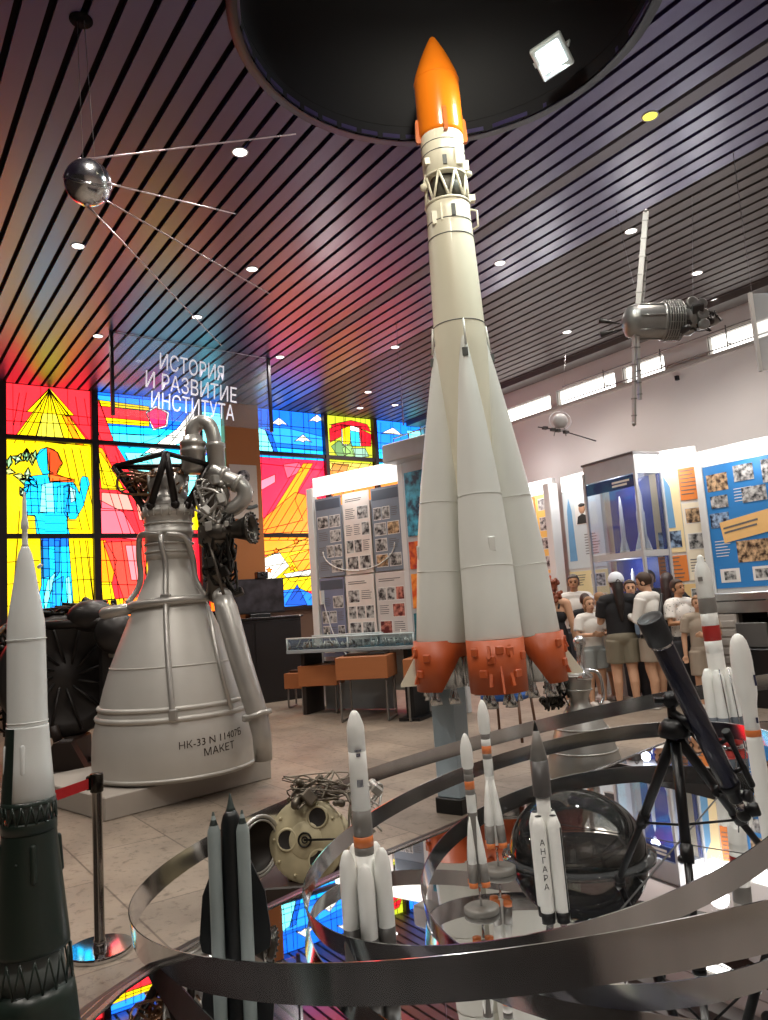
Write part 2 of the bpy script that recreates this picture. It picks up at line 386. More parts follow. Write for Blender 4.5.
for q in (43, 49, 55, 61, 67): LD((q, 538), (q+2, 618))
for y in (484, 491, 498, 505, 512, 520, 528): LD((26, y), (46, y+1)); LD((45, y+3), (66, y+3)); LD((66, y), (80, y+1))
for y in (548, 558, 568, 578, 590, 602): LD((41, y), (55, y+1)); LD((53, y+4), (72, y+4))
LD((36, 456), (47, 447), (58, 452), (63, 463), (57, 474), (73, 480), (50, 482)); LD((25, 482), (23, 500), (27, 515), (36, 516), (40, 536)); LD((90, 484), (88, 489), (84, 505), (76, 519), (67, 519), (68, 536)); LD((81, 479), (80, 494)); LD((50, 482), (50, 452))
for q, r in ((18, 12), (86, 96)): LD((q, 540), (r, 618))
for q in (74, 80, 88): LD((q, 540), (q+8, 618))
for q in (64, 72, 80): LD((q, 448), (q+18, 530))
for q in (20, 28): LD((q, 510), (q-8, 618))
for y in (560, 582, 604): LD((8, y+2), (40, y)); LD((72, y-2), (98, y-3))
# second column: blue sky with a comet, red and yellow rays below
G(BLU, (96, 370), (262, 385), (262, 480), (96, 470)); G('2f9be8', (96, 394), (262, 410), (262, 420), (96, 402)); G(CY, (96, 424), (215, 432), (200, 470), (110, 462)); G('5fd8f0', (96, 432), (190, 436), (190, 447), (100, 442))
G(YEL, (96, 399), (150, 406), (150, 411), (96, 405)); G(RED, (96, 405), (150, 410), (150, 421), (96, 416)); G(YEL, (96, 416), (150, 421), (150, 426), (96, 422))
G(WHT, (146, 412), (156, 405), (170, 412), (168, 426), (154, 430)); G('e2306e', (147, 413), (157, 407), (168, 413), (166, 425), (155, 428))
G(WHT, (178, 428), (192, 410), (200, 405), (196, 424), (186, 440), (160, 452), (140, 456)); G(LCY, (196, 410), (240, 415), (240, 450), (196, 450))
G(RED, (96, 400), (99, 400), (114, 440), (126, 460), (145, 520), (150, 640), (96, 640)); G(ORG, (98, 446), (103, 448), (124, 488), (104, 484)); G(YEL, (98, 452), (101, 452), (126, 490), (102, 489))
G('f7b0a4', (102, 492), (128, 494), (134, 510), (102, 508)); G('f4707e', (101, 500), (124, 512), (140, 540), (102, 536)); G(ORG, (98, 540), (106, 540), (117, 560), (113, 582), (101, 582)); G('ef5040', (104, 542), (150, 540), (140, 620), (125, 600)); G(YEL, (102, 582), (112, 582), (116, 600), (104, 610)); G('ff8c30', (100, 600), (150, 596), (150, 640), (100, 640)); G(PNK, (126, 545), (140, 545), (144, 580), (132, 580)); G(YEL, (108, 600), (124, 598), (124, 604), (110, 606))
G('ffb0a0', (128, 462), (150, 462), (160, 520), (140, 520)); G(YEL, (150, 470), (160, 470), (172, 520), (162, 520)); G(CRIM, (190, 530), (262, 530), (262, 640), (190, 640)); G('ff7a18', (205, 540), (262, 540), (262, 640), (215, 640))
G(LCY, (125, 452), (240, 456), (240, 500), (150, 500)); G('b7e4ee', (150, 455), (200, 455), (200, 480), (160, 480))
LD((99, 398), (114, 440), (145, 525))
for q in (104, 112, 122, 132, 142, 152): LD((q-6, 455), (q+20, 535)); LD((q, 540), (q+14, 640))
for y in (420, 432): LD((98, y), (190, y+6))
for q in (112, 126, 140, 158, 172, 186): LD((q, 398), (q+2, 446))
for y in (488, 510, 560, 584, 606): LD((98, y), (150, y+1))
LD((140, 456), (170, 444), (190, 420), (198, 405)); LD((128, 448), (160, 436), (184, 412))
# the panes right of the pilaster
G(BLU, (250, 395), (327, 405), (327, 470), (250, 462)); G('2c9ff0', (250, 425), (290, 428), (327, 437), (327, 447), (250, 440)); G('15b4f0', (250, 445), (327, 450), (327, 470), (250, 462)); G(LCY, (256, 425), (266, 430), (276, 455), (256, 454)); G('0d66c8', (266, 428), (272, 430), (280, 456), (276, 455))
for a, b in ((280, 420), (318, 417), (304, 437)): G(WHT, (a-9, b+4), (a, b-3), (a+9, b+5), (a+3, b+3), (a, b+5), (a-4, b+3))
for q in (268, 280, 292, 304, 316): LD((q, 410), (q+2, 460))
for y in (424, 434, 446): LD((256, y-1), (327, y+5))
G('c9cf3a', (328, 414), (372, 417), (374, 470), (328, 462)); G(CRIM, (330, 428), (342, 424), (342, 436), (331, 442)); G('e8f0e8', (342, 424), (362, 427), (362, 446), (343, 445)); G('30b4d0', (351, 430), (360, 432), (361, 446), (352, 446)); G(YEL, (343, 426), (351, 426), (351, 444), (344, 444)); G(CRIM, (360, 428), (372, 434), (372, 446), (362, 446)); G(CRIM, (332, 424), (352, 420), (368, 424), (372, 432), (352, 425), (333, 432))
G('6a8f5a', (332, 446), (340, 440), (352, 452), (340, 458)); G('8fb0a0', (352, 448), (366, 448), (370, 456), (356, 458)); G('a8c880', (343, 448), (352, 442), (356, 456), (346, 457)); G('e0d070', (328, 461), (374, 464), (374, 480), (328, 480)); G('b08030', (333, 463), (350, 464), (345, 478), (333, 478))
for q in (336, 346, 356, 366): LD((q, 416), (q, 460))
for y in (424, 440, 452): LD((330, y), (373, y+3))
G('1c8ae6', (374, 418), (440, 425), (440, 475), (374, 470)); G(CY, (374, 448), (440, 453), (440, 475), (374, 470)); G(WHT, (382, 433), (394, 427), (404, 435), (396, 434)); G(LCY, (408, 430), (440, 432), (440, 450), (412, 448))
for q in (382, 392, 402, 412): LD((q, 422), (q, 470))
for y in (432, 442, 452): LD((375, y), (440, y+4))
G('e32a52', (250, 456), (330, 461), (330, 640), (250, 640)); G('f0607a', (284, 464), (300, 462), (304, 470), (288, 478)); G('f4889a', (262, 480), (276, 474), (276, 482), (262, 490)); G(ORG, (304, 463), (314, 463), (300, 488), (296, 500), (304, 520), (262, 530)); G('ff8a14', (258, 528), (262, 520), (296, 492), (326, 500), (326, 540), (258, 540)); G(YEL, (258, 560), (326, 530), (326, 575), (258, 580)); G('ffb428', (258, 534), (326, 530), (320, 548), (258, 556)); G(WHT, (260, 560), (280, 552), (290, 566), (272, 582), (260, 582)); G('ff9a20', (290, 556), (326, 545), (326, 566), (300, 572)); G(WHT, (284, 574), (326, 566), (326, 576), (292, 582)); G(YEL, (258, 580), (326, 574), (326, 590), (258, 594)); G('1f86d8', (258, 594), (300, 588), (326, 600), (326, 640), (258, 640)); G('0f58b8', (286, 605), (298, 584), (308, 605))
for i in range(9): LD((256+i*9, 600), (300+i*9, 540)); LD((252+i*9, 540), (300+i*9, 462))
for y in (545, 560, 575): LD((258, y+8), (326, y-4))
for a, b in ((270, 570), (297, 541), (293, 568), (277, 551)):
    st = [(a+(3.4 if k % 2 == 0 else 1.5)*math.sin(k*PI/5), b-(3.4 if k % 2 == 0 else 1.5)*math.cos(k*PI/5)) for k in range(10)]; G('e88a18', *st); LD(*(st+[st[0]]))
G('f0a040', (328, 470), (440, 476), (440, 640), (328, 640)); G('e2482a', (328, 520), (440, 520), (440, 575), (328, 580)); G('1f8ab0', (328, 585), (440, 580), (440, 640), (328, 640))
edge_leads()
lead_m = mat('black lead came', '24120c', .6)
wi = 20
for ci, (xa, xb) in enumerate(cols[1:]):
    for ri, (za, zb) in enumerate(rows):
        pane = MB(); mats = []; layer = 0
        def put(c, poly, k):
            m = gl(c)
            if m not in mats: mats.append(m)
            q = clip(poly, xa, xb, za, zb)
            if len(q) >= 3:
                y = YW+.05-.0009*k; o = [(p[0], y, p[1]) for p in q]
                pane.add(o, [list(range(len(o)))], mats.index(m), False)
        base = RED if ci in (0, 1) else YEL
        put(base, [(xa, za), (xb, za), (xb, zb), (xa, zb)], -30)
        for k, (c, poly) in enumerate(GLASS): put(c, poly, layer); layer += 1 if len(clip(poly, xa, xb, za, zb)) >= 3 else 0
        w = struct(pane.build('window_%d' % wi, mats)); wi += 1
        ld = MB(); yl = YW+.05-.0009*(layer+2)
        for L in LEADS:
            for a, b in zip(L, L[1:]):
                d = Vector((b[0]-a[0], b[1]-a[1]));
                if d.length < 1e-4: continue
                nn = Vector((-d.y, d.x)).normalized()*.0068
                q = clip([(a[0]+nn.x, a[1]+nn.y), (b[0]+nn.x, b[1]+nn.y), (b[0]-nn.x, b[1]-nn.y), (a[0]-nn.x, a[1]-nn.y)], xa, xb, za, zb)
                if len(q) >= 3: ld.add([(p[0], yl, p[1]) for p in q], [list(range(len(q)))], 0, False)
        k = math.ceil(xa/.42)*.42
        while k < xb:
            ld.add([(k-.005, yl, za), (k+.005, yl, za), (k+.005, yl, zb), (k-.005, yl, zb)], [(0, 1, 2, 3)], 0, False) if ri == 2 else None; k += .42
        ld.build('lead_lines', lead_m, w)
# ================================================================ LARGE EXHIBITS
white_p = mat('rocket ivory white paint', 'ebe5cf', .38, 0, .05, 3)
grey_p = mat('rocket pale grey paint', 'e2e2db', .35, 0, .05, 3)
orange_p = mat('fairing orange gloss paint', 'ef7f1a', .22, 0, .05, 3, coat=.4)
skirt_p = mat('burnt orange skirt paint', 'b9552a', .42, 0, .10, 5)
steel = mat('bright steel', 'c9cbcd', .22, 1, .08, 10)
chrome = mat('polished chrome', 'dcdde0', .06, 1, .03, 6)
dkmetal = mat('dark oily metal', '34322f', .38, .8, .3, 9)
seam = mat('dark panel seam', '5d5f5c', .6)
black = mat('black paint', '111214', .4)
alu = mat('dull silver aluminium paint', 'c3c0ba', .42, .3, .08, 4)
alu2 = mat('brushed silver pipe', 'b8b5b0', .34, .6, .12, 8)
# ---- the tall launch rocket
PB = dep(492, 680, 5.5); PT = dep(432, 38, 6.05)
ax = (PT-PB).normalized()
R = thing('launch_rocket', 'tall white launch rocket with orange nose and four strap-on boosters on a grey column', 'rocket', PB, FACE)
q = Vector((0, 0, 1)).rotation_difference(ax); R.rotation_mode = 'QUATERNION'; R.rotation_quaternion = q @ Euler((0, 0, FACE)).to_quaternion()
b = MB(); b.lathe([(.13, .05), (.14, .3), (.15, 1.0), (.178, 1.9), (.197, 2.40), (.197, 2.48), (.189, 2.756), (.177, 3.196), (.168, 3.50), (.168, 3.575), (.150, 3.576), (.10, 3.60)], 0, 48)
for z, r in ((2.62, .1935), (3.30, .1755), (3.42, .172)): b.torus(r, .0035, z, 1, 48)
b.box((.02, -.165, 3.47), (.03, .03, .09), 1); b.box((-.07, -.15, 3.47), (.012, .03, .14), 0); b.box((-.12, -.12, 3.44), (.04, .03, .1), 0)
b.tube([(.165, -.05, 3.52), (.21, -.06, 3.50), (.21, -.06, 3.38), (.17, -.05, 3.36)], .008, 0); b.box((.186, -.02, 3.62), (.05, .05, .05), 0)
b.rod((-.02, -.176, 2.5), (-.012, -.168, 3.4), .006, 0)
b.build('core_stage', [white_p, seam], R)
t = MB(); n = 8
for k in range(n):
    a = 2*PI*k/n; a2 = a+PI/n; a3 = a-PI/n
    for x in (a2, a3): t.rod((.166*math.cos(a), .166*math.sin(a), 3.575), (.163*math.cos(x), .163*math.sin(x), 3.805), .010)
t.torus(.167, .012, 3.58, 0, 40); t.torus(.163, .010, 3.80, 0, 40); t.build('interstage_truss', white_p, R)
d = MB(); d.lathe([(.02, 3.60), (.11, 3.62), (.125, 3.72), (.12, 3.80)], 0, 32); d.build('upper_engine_bell', mat('dark olive metal', '55524a', .5, .4), R)  # one even dark olive tone
u = MB(); u.lathe([(.150, 3.79), (.166, 3.80), (.166, 4.13), (.160, 4.14)], 0, 48)
for z in (3.97, 4.05): u.torus(.167, .003, z, 1, 48)
u.box((-.01, -.165, 3.87), (.03, .03, .07), 1); u.box((.10, -.135, 3.90), (.05, .05, .13), 0); u.box((.155, -.06, 3.86), (.05, .05, .08), 0); u.box((-.13, -.1, 3.9), (.05, .04, .05), 0)
u.sph((-.175, -.06, 3.72), .03, 0); u.rod((-.175, -.06, 3.72), (-.15, -.05, 3.82), .012); u.sph((.175, -.06, 3.80), .026, 0)
u.build('upper_stage', [white_p, seam], R)
f = MB(); f.lathe([(.150, 4.13), (.168, 4.135), (.176, 4.16), (.175, 4.60), (.175, 4.60), (.172, 4.634), (.150, 4.70), (.124, 4.77), (.090, 4.85), (.056, 4.92), (.030, 4.97), (.014, 4.99), (0, 4.998)], 0, 48)
f.torus(.1755, .003, 4.60, 0, 48)
f.build('nose_fairing', orange_p, R)
for k in range(4):
    a = k*PI/2-PI/2+.1; M = Matrix.Rotation(a, 4, 'Z')
    g = MB(); g.prism([(.165, 4.10), (.198, 4.10), (.204, 4.13), (.198, 4.27), (.19, 4.29), (.17, 4.29)], .03, 0, M @ Matrix(((1, 0, 0, 0), (0, 0, 1, -.015), (0, 1, 0, 0), (0, 0, 0, 1))))
    g.build('fairing_fin', mat('dark orange fin paint', 'c8682a', .35), R)
for k, az in enumerate((-PI/2, 0, PI, PI/2)):
    base = Vector((.345*math.cos(az), .345*math.sin(az), 0)); apex = Vector((.17*math.cos(az), .17*math.sin(az), 2.58))
    M = axM(base, apex); Lb = (apex-base).length
    p = MB(); p.lathe([(.19, .30), (.193, .31), (.186, .6), (.180, .86), (.168, 1.1), (.150, 1.36), (.126, 1.62), (.10, 1.86), (.072, 2.1), (.045, 2.32), (.02, 2.5), (.006, Lb)], 0, 40, M)
    for z, r in ((.80, .1825), (1.30, .156)): p.torus(r, .0025, z, 0, 40, M)
    out = Matrix.Rotation(az, 4, 'Z')
    p.box((.345+.155-.05*.9, .03, .95), (.012, .05, .10), 0, out, .005); p.box((.3+.165, -.05, .46), (.02, .05, .06), 0, out)
    p.rod((.17+.05, .012, 2.42), (.17+.03, .012, 2.62), .008, 0, 8, out); p.box((.225, 0, 2.36), (.03, .04, .06), 1, out)
    # cable duct down the seam beside the core
    sd = .115
    p.tube([(base.x*.55+sd*math.sin(az)*1.1, base.y*.55-sd*math.cos(az)*1.1, .32), (apex.x*.9+.03*math.sin(az), apex.y*.9-.03*math.cos(az), 2.3)], .011, 0)
    bo = p.build('booster', [grey_p, seam], R)
    # flared skirt cut away on the side towards the core
    s = MB(); ns = 40; vs = []; rr = .196
    for i in range(ns):
        a = az+2*PI*i/ns; c = math.cos(a-az); lo = -.035 if c > .15 else -.035+.23*min(1, (.15-c)/.75)
        for (r, z) in ((rr, .315), (rr, lo), (rr-.008, lo), (rr-.008, .315)): vs.append((base.x*1.0-base.x*.022*0+r*math.cos(a), base.y+r*math.sin(a), z))
    fs = []
    for i in range(ns):
        j = (i+1) % ns
        for k2 in range(4): l = (k2+1) % 4; fs.append((i*4+k2, j*4+k2, j*4+l, i*4+l))
    s.add(vs, fs, 0, True)
    for (aa, zz) in ((-.9, .24), (-.3, .19), (.35, .24), (.95, .2), (-.6, .10), (.6, .09), (0, .25)):
        MM = Matrix.Translation(base) @ Matrix.Rotation(az+aa, 4, 'Z'); s.box((rr+.004, 0, zz), (.022, .055, .055), 0, MM, .006)
    for aa in (-.35, .35):
        MM = Matrix.Translation(base) @ Matrix.Rotation(az+aa, 4, 'Z')
        for zz in (.2, .02): s.prism([(rr-.004, zz), (rr+.03, zz), (rr-.004, zz+.09)], .02, 0, MM @ Matrix(((1, 0, 0, 0), (0, 0, 1, -.01), (0, 1, 0, 0), (0, 0, 0, 1))))
    s.build('skirt', skirt_p, bo)
    e = MB(); Mb = Matrix.Translation(base); e.lathe([(.16, .30), (.165, .28), (.165, -.02), (.02, -.025)], 0, 32, Mb)
    for i in range(12):
        a = 2*PI*i/12; e.rod((base.x+.168*math.cos(a), base.y+.168*math.sin(a), .26), (base.x+.168*math.cos(a), base.y+.168*math.sin(a), -.01), .010, 0, 6)
    e.build('engine_bay', steel, bo)
    for (dx, dy) in ((-.065, -.065), (.065, -.065), (-.065, .065), (.065, .065)):
        nz = MB(); nz.lathe([(.02, 0), (.024, -.02), (.018, -.045), (.028, -.08), (.044, -.135), (.040, -.135), (.015, -.05)], 0, 20, Matrix.Translation(base+Vector((dx, dy, 0))), cap=False); nz.build('nozzle', steel, bo)
    for sg in (-1, 1):
        nz = MB(); MM = out @ Matrix.Translation((.345+.13, sg*.115, 0)); nz.lathe([(.012, 0), (.009, -.04), (.02, -.09), (.017, -.09)], 0, 14, MM, cap=False); nz.build('vernier_nozzle', steel, bo)
    fn = MB(); P = [(.345+.185, .22), (.345+.31, .02), (.345+.31, .0), (.345+.17, .0)] if az != -PI/2 else [(.345+.185, .17), (.345+.27, -.02), (.345+.185, -.02)]
    fn.prism(P, .012, 0, out @ Matrix(((1, 0, 0, 0), (0, 0, 1, -.006), (0, 1, 0, 0), (0, 0, 0, 1)))); fn.build('fin', skirt_p if az == -PI/2 else white_p, bo)
cn = MB()
for (dx, dy) in ((-.05, -.05), (.05, -.05), (-.05, .05), (.05, .05)):
    cn.lathe([(.02, .05), (.018, .0), (.04, -.09), (.036, -.09)], 0, 16, Matrix.Translation((dx, dy, 0)), cap=False)
cn.build('core_nozzle_cluster', steel, R)
# column under it
cb = dep(453, 760, 5.62); C0 = thing('support_column', 'square pale blue-grey column with a black foot carrying the tall rocket', 'column', (cb.x, cb.y, 0), FACE-.62)
c = MB(); c.box((0, 0, .505), (.19, .19, .79), 0, bev=.006); c.build('shaft', mat('pale blue grey paint', '9fb0bb', .35, 0, .04), C0)
c = MB(); c.box((0, 0, .055), (.22, .22, .11), 0, bev=.006); c.build('foot', black, C0)

# ---- the big silver engine on its plinth
E0 = dep(177, 783, 6.9)
pa_, pb_2 = onz(105, 822, 0), onz(272, 778, 0); pang = math.atan2(pb_2.y-pa_.y, pb_2.x-pa_.x); plen = (pb_2-pa_).length
pc_ = (pa_+pb_2)/2+Vector((-math.sin(pang), math.cos(pang), 0))*.72
pl_ = MB(); pl_.box((0, 0, .09), (plen, 1.44, .18), 0, bev=.008)
po = tag(pl_.build('engine_plinth', mat('putty grey plinth', 'a39b92', .6, 0, .06), None, loc=(pc_.x, pc_.y, 0), rot=(0, 0, pang)), 'low grey plinth on the stone floor under the big silver rocket engine', 'plinth')
E1 = thing('rocket_engine', 'tall silver rocket engine with huge bell nozzle standing upright on a low plinth', 'engine', (E0.x, E0.y, .195), FACE); E1.scale = (.965, .965, .935)
def nz_r(z):
    P = NP
    for (ra, za), (rb, zb) in zip(P, P[1:]):
        if za <= z <= zb and zb > za: return ra+(rb-ra)*(z-za)/(zb-za)
    return P[-1][0]
NP = [(.735, 0), (.742, .03), (.742, .20), (.735, .36), (.70, .50), (.688, .54), (.672, .63), (.63, .80), (.575, .98), (.491, 1.20), (.41, 1.40), (.33, 1.59), (.262, 1.75), (.215, 1.87), (.205, 1.93), (.212, 2.03)]
b = MB(); b.lathe([(.70, .02)]+NP, 0, 72, cap=False)
for z, r in ((.028, .014), (.535, .026), (.625, .022), (.99, .008)): b.torus(nz_r(z), r, z, 0, 72)
b.build('bell_nozzle', alu, E1)
for body, size, zc, ac in (('НК-33 N 11407Б', .088, .30, -PI/2+.73), ('МАКЕТ', .092, .205, -PI/2+.80)):
    vs, fs = text_mesh(body, size); o = []; txt = MB()
    for v in vs:
        z = zc+v.y+v.x*.06; r = nz_r(z)+.004; a = ac+v.x/r; o.append((r*math.cos(a), r*math.sin(a), z))
    txt.add(o, fs, 0, False); txt.build('lettering', mat('stencil brown paint', '3a2d25', .6), E1)
ch = MB(); ch.lathe([(.212, 2.0), (.225, 2.05), (.225, 2.05), (.216, 2.12), (.220, 2.25), (.236, 2.26), (.236, 2.29), (.222, 2.30), (.226, 2.44), (.246, 2.45), (.246, 2.50), (.236, 2.51), (.236, 2.55), (.10, 2.57), (.09, 2.75), (0, 2.76)], 0, 56)
for z in (2.08, 2.16, 2.36): ch.torus(.228, .010, z, 0, 48)
for k in range(20):
    a = 2*PI*k/20; ch.rod((.241*math.cos(a), .241*math.sin(a), 2.43), (.241*math.cos(a), .241*math.sin(a), 2.53), .012, 0, 6)
ch.build('combustion_chamber', alu, E1)
# strap pipes on the bell
sp = MB(); A = -PI/2+.10
pts = [((nz_r(z)+.028)*Vector((math.cos(A+.11*(2-z)), math.sin(A+.11*(2-z)), 0))+Vector((0, 0, z))) for z in (.56, .63, .8, 1.0, 1.2, 1.4, 1.6, 1.75, 1.88, 1.98)]+[Vector((.0, -.26, 2.12)), Vector((.0, -.262, 2.24))]
sp.tube(pts, .026, 0); sp.box(pts[0]+Vector((0, 0, .02)), (.07, .06, .10), 0, None, .01); sp.box(pts[6], (.09, .06, .12), 0, None, .01)
sp.build('cooling_pipe', alu2, E1)
mf = MB(); an = [i/30 for i in range(31)]
mf.tube([((nz_r(1.56+.05*k)+.03)*math.cos(-PI*1.08+PI*1.08*k), (nz_r(1.56+.05*k)+.03)*math.sin(-PI*1.08+PI*1.08*k), 1.56+.05*k) for k in an], .042, 0, 12)
mf.tube(curve_pts([(-.32, -.10, 1.56), (-.42, -.14, 1.54), (-.52, -.13, 1.53), (-.60, -.09, 1.52)]), [.045]*17+[.07]*4+[.075]*4 if False else .06, 0, 12, rnd=True)
mf.build('manifold_pipe', alu2, E1)
lp = MB(); lp.tube(curve_pts([(0, -.262, 2.24), (-.16, -.215, 2.26), (-.25, -.11, 2.23), (-.27, -.08, 2.05), (-.265, -.06, 1.85), (-.30, -.08, 1.72), (-.38, -.12, 1.60)]), .028, 0, 12)
lp.tube(curve_pts([(.05, -.262, 2.24), (.2, -.18, 2.2), (.25, -.1, 2.0), (.27, -.1, 1.8), (.36, -.12, 1.62)]), .026, 0, 12); lp.build('feed_pipe', alu2, E1)
# thrust frame over the head
fr = MB(); top = [(-.48, -.10, 2.97), (.10, -.36, 3.01), (.43, -.05, 2.93), (-.05, .36, 3.0)]
for i in range(4): fr.rod(top[i], top[(i+1) % 4], .027, 0, 8)
fr.rod(top[0], top[2], .02, 0, 8)
for tp, bs in ((0, (-.20, -.10, 2.53)), (0, (-.14, .18, 2.53)), (1, (-.10, -.22, 2.53)), (1, (.13, -.21, 2.53)), (2, (.21, -.10, 2.53)), (2, (.2, .12, 2.53)), (3, (-.12, .2, 2.53)), (3, (.12, .2, 2.53))): fr.rod(top[tp], bs, .034, 0, 8); fr.sph(bs, .045, 0, 10, 6)
fr.build('thrust_frame', mat('black brown frame paint', '1d1715', .4, .3), E1)
def tangle(parent, name, c, ext, n, r, m, seed=1, boxes=0):
    rnd = random.Random(seed); t = MB()
    for i in range(n):
        p = [Vector((c[0]+rnd.uniform(-1, 1)*ext[0], c[1]+rnd.uniform(-1, 1)*ext[1], c[2]+rnd.uniform(-1, 1)*ext[2])) for k in range(4)]
        t.tube(curve_pts(p, 5), rnd.uniform(.4, 1)*r, 0, 7)
    for i in range(boxes):
        p = Vector((c[0]+rnd.uniform(-1, 1)*ext[0], c[1]+rnd.uniform(-1, 1)*ext[1], c[2]+rnd.uniform(-1, 1)*ext[2])); s = rnd.uniform(.03, .08)
        if rnd.random() < .5: t.box(p, (s*1.3, s, s), 0, Matrix.Translation(p) @ Euler((rnd.random()*3, rnd.random()*3, 0)).to_matrix().to_4x4() @ Matrix.Translation(-p), .008)
        else: t.lathe([(s*.6, -s), (s*.6, -s*.6), (s*.45, -s*.5), (s*.45, s*.6), (s*.3, s)], 0, 12, Matrix.Translation(p) @ Euler((rnd.random()*3, rnd.random()*3, 0)).to_matrix().to_4x4())
    return t.build(name, m, parent)
hd = MB(); hd.lathe([(.22, 2.5), (.24, 2.54), (.2, 2.62), (.16, 2.72), (.20, 2.78), (.14, 2.92)], 0, 24)
for k in range(9):
    a = k*.7; hd.rod((.15*math.cos(a), .15*math.sin(a), 2.55), (.2*math.cos(a+.5), .2*math.sin(a+.5), 2.85), .022)
hd.build('injector_head', alu2, E1)
tangle(E1, 'wiring', (-.10, 0, 2.80), (.30, .2, .15), 34, .015, mat('copper and steel wiring', '8a6a52', .35, .8, .5, 14), 3, 12)
# top duct: cap cylinder and bent pipe
td = MB(); td.lathe([(.09, 2.86), (.118, 2.90), (.118, 3.06), (.128, 3.07), (.128, 3.10), (.118, 3.11), (.118, 3.14), (.128, 3.145), (.128, 3.18), (.10, 3.20), (.09, 3.24)], 0, 32, Matrix.Translation((.27, -.02, 0)))
td.tube(curve_pts([(.27, -.02, 3.2), (.275, -.02, 3.31), (.35, -.02, 3.385), (.44, -.02, 3.34), (.475, -.02, 3.22), (.48, -.02, 3.1)]), .072, 0, 16); td.lathe([(.07, 2.80), (.085, 2.82), (.085, 3.1), (.095, 3.11), (.095, 3.15), (.07, 3.16)], 0, 24, Matrix.Translation((.49, -.02, 0)))
td.build('oxidiser_duct', alu2, E1)
rd = MB(); rd.tube(curve_pts([(.45, -.05, 2.88), (.60, -.06, 2.78), (.72, -.06, 2.70), (.78, -.05, 2.62), (.72, -.04, 2.50), (.6, -.02, 2.42)]), [.07]*6+[.085]*12+[.095]*20, 0, 14) if False else rd.tube(curve_pts([(.45, -.05, 2.88), (.60, -.06, 2.78), (.74, -.06, 2.69), (.76, -.05, 2.58), (.66, -.04, 2.48), (.52, -.02, 2.45)]), .078, 0, 14)
for p in ((.56, -.06, 2.81), (.70, -.06, 2.72)): rd.lathe([(.095, -.02), (.095, .02)], 0, 20, axM(p, (p[0]+.08, p[1], p[2]-.05)))
rd.build('return_duct', alu2, E1)
tp = MB(); tp.lathe([(.06, 1.55), (.11, 1.60), (.10, 1.75), (.14, 1.80), (.14, 1.92), (.10, 1.97), (.12, 2.1), (.17, 2.14), (.17, 2.30), (.12, 2.34), (.11, 2.42), (.13, 2.46), (.15, 2.55), (.15, 2.66), (.12, 2.72), (.10, 2.82), (.06, 2.88)], 0, 28, Matrix.Translation((.46, -.02, 0)))
tp.torus(.12, .05, 2.60, 0, 28, Matrix.Translation((.46, -.1, 2.6)) @ Matrix.Rotation(PI/2, 4, 'X') @ Matrix.Translation((0, 0, -2.6)))
tp.rod((.40, -.16, 2.25), (.55, -.2, 1.62), .016); tp.build('turbopump', mat('grey brown pump casting', '6a635c', .38, .75, .25, 9), E1)
tangle(E1, 'valve_cluster', (.45, -.15, 2.52), (.15, .06, .24), 16, .017, alu2, 31, 9); tangle(E1, 'pump_plumbing', (.50, -.06, 2.02), (.15, .14, .42), 26, .022, dkmetal, 5, 22)
gb = MB(); Mg = axM((.52, -.10, 2.24), (.80, -.16, 2.25)); gb.lathe([(.07, 0), (.10, .02), (.10, .07), (.075, .10), (.085, .16), (.115, .25), (.14, .30), (.155, .30), (.155, .33), (.12, .33), (.10, .28)], 0, 28, Mg, cap=False)
for k in range(18): a = 2*PI*k/18; gb.sph(Mg @ Vector((.15*math.cos(a), .15*math.sin(a), .335)), .014, 0, 6, 4)
gb.sph((.50, -.12, 2.24), .11, 0); gb.build('gas_generator_bell', mat('smoky metal bell', '55514c', .35, .8, .2), E1)
ed = MB(); e_ = [L_ for L_ in ((.52, -.12, 1.60), (.56, -.16, 1.48), (.70, -.25, .95), (.84, -.33, .48), (.87, -.34, .30), (.875, -.34, .075))]
ed.tube(e_[:1]+e_[1:], [.09, .105, .10, .095, .085, .08], 0, 20, rnd=False); ed.sph(e_[0], .095, 0); ed.lathe([(.13, -.02), (.13, .02)], 0, 20, axM(e_[3], e_[2])); ed.box((.79, -.36, .47), (.16, .10, .06), 0, None, .01)
ed.tube([(.40, -.2, 1.52), (.50, -.30, 1.0), (.62, -.40, .56)], .018, 0)
ed.build('exhaust_duct', alu2, E1)

# ---- dark engine lying on a stand behind, left
DE = thing('rocket_engine', 'big black oily engine lying on a dark stand left of the silver engine', 'engine', (*dep(70, 680, 8.3).xy, 0), FACE)
zc = 1.0
Md = Matrix.Translation((-.05, 0, zc)) @ Matrix.Rotation(.55, 4, 'Z') @ Matrix.Rotation(PI/2, 4, 'X')   # local z towards the view
dk = mat('black engine casting', '343130', .40, .5, .3, 7)
b = MB(); b.lathe([(.25, -1.4), (.45, -1.2), (.62, -.8), (.66, -.3), (.66, 0), (.62, .06), (.5, .04), (.3, -.05), (.12, .05), (0, .06)], 0, 40, Md)
for k in range(12):
    a = 2*PI*k/12; b.rod(Md @ Vector((.12*math.cos(a), .12*math.sin(a), .03)), Md @ Vector((.6*math.cos(a+.25), .6*math.sin(a+.25), .06)), .016)
b.build('casing', dk, DE)
rg = MB(); rg.lathe([(.60, .05), (.60, .11), (.68, .11), (.68, .03)], 0, 40, Md, cap=False, a0=-.9, a1=1.5); rg.build('flange', mat('worn grey flange', 'a59f99', .45, .3, .25, 12), DE)
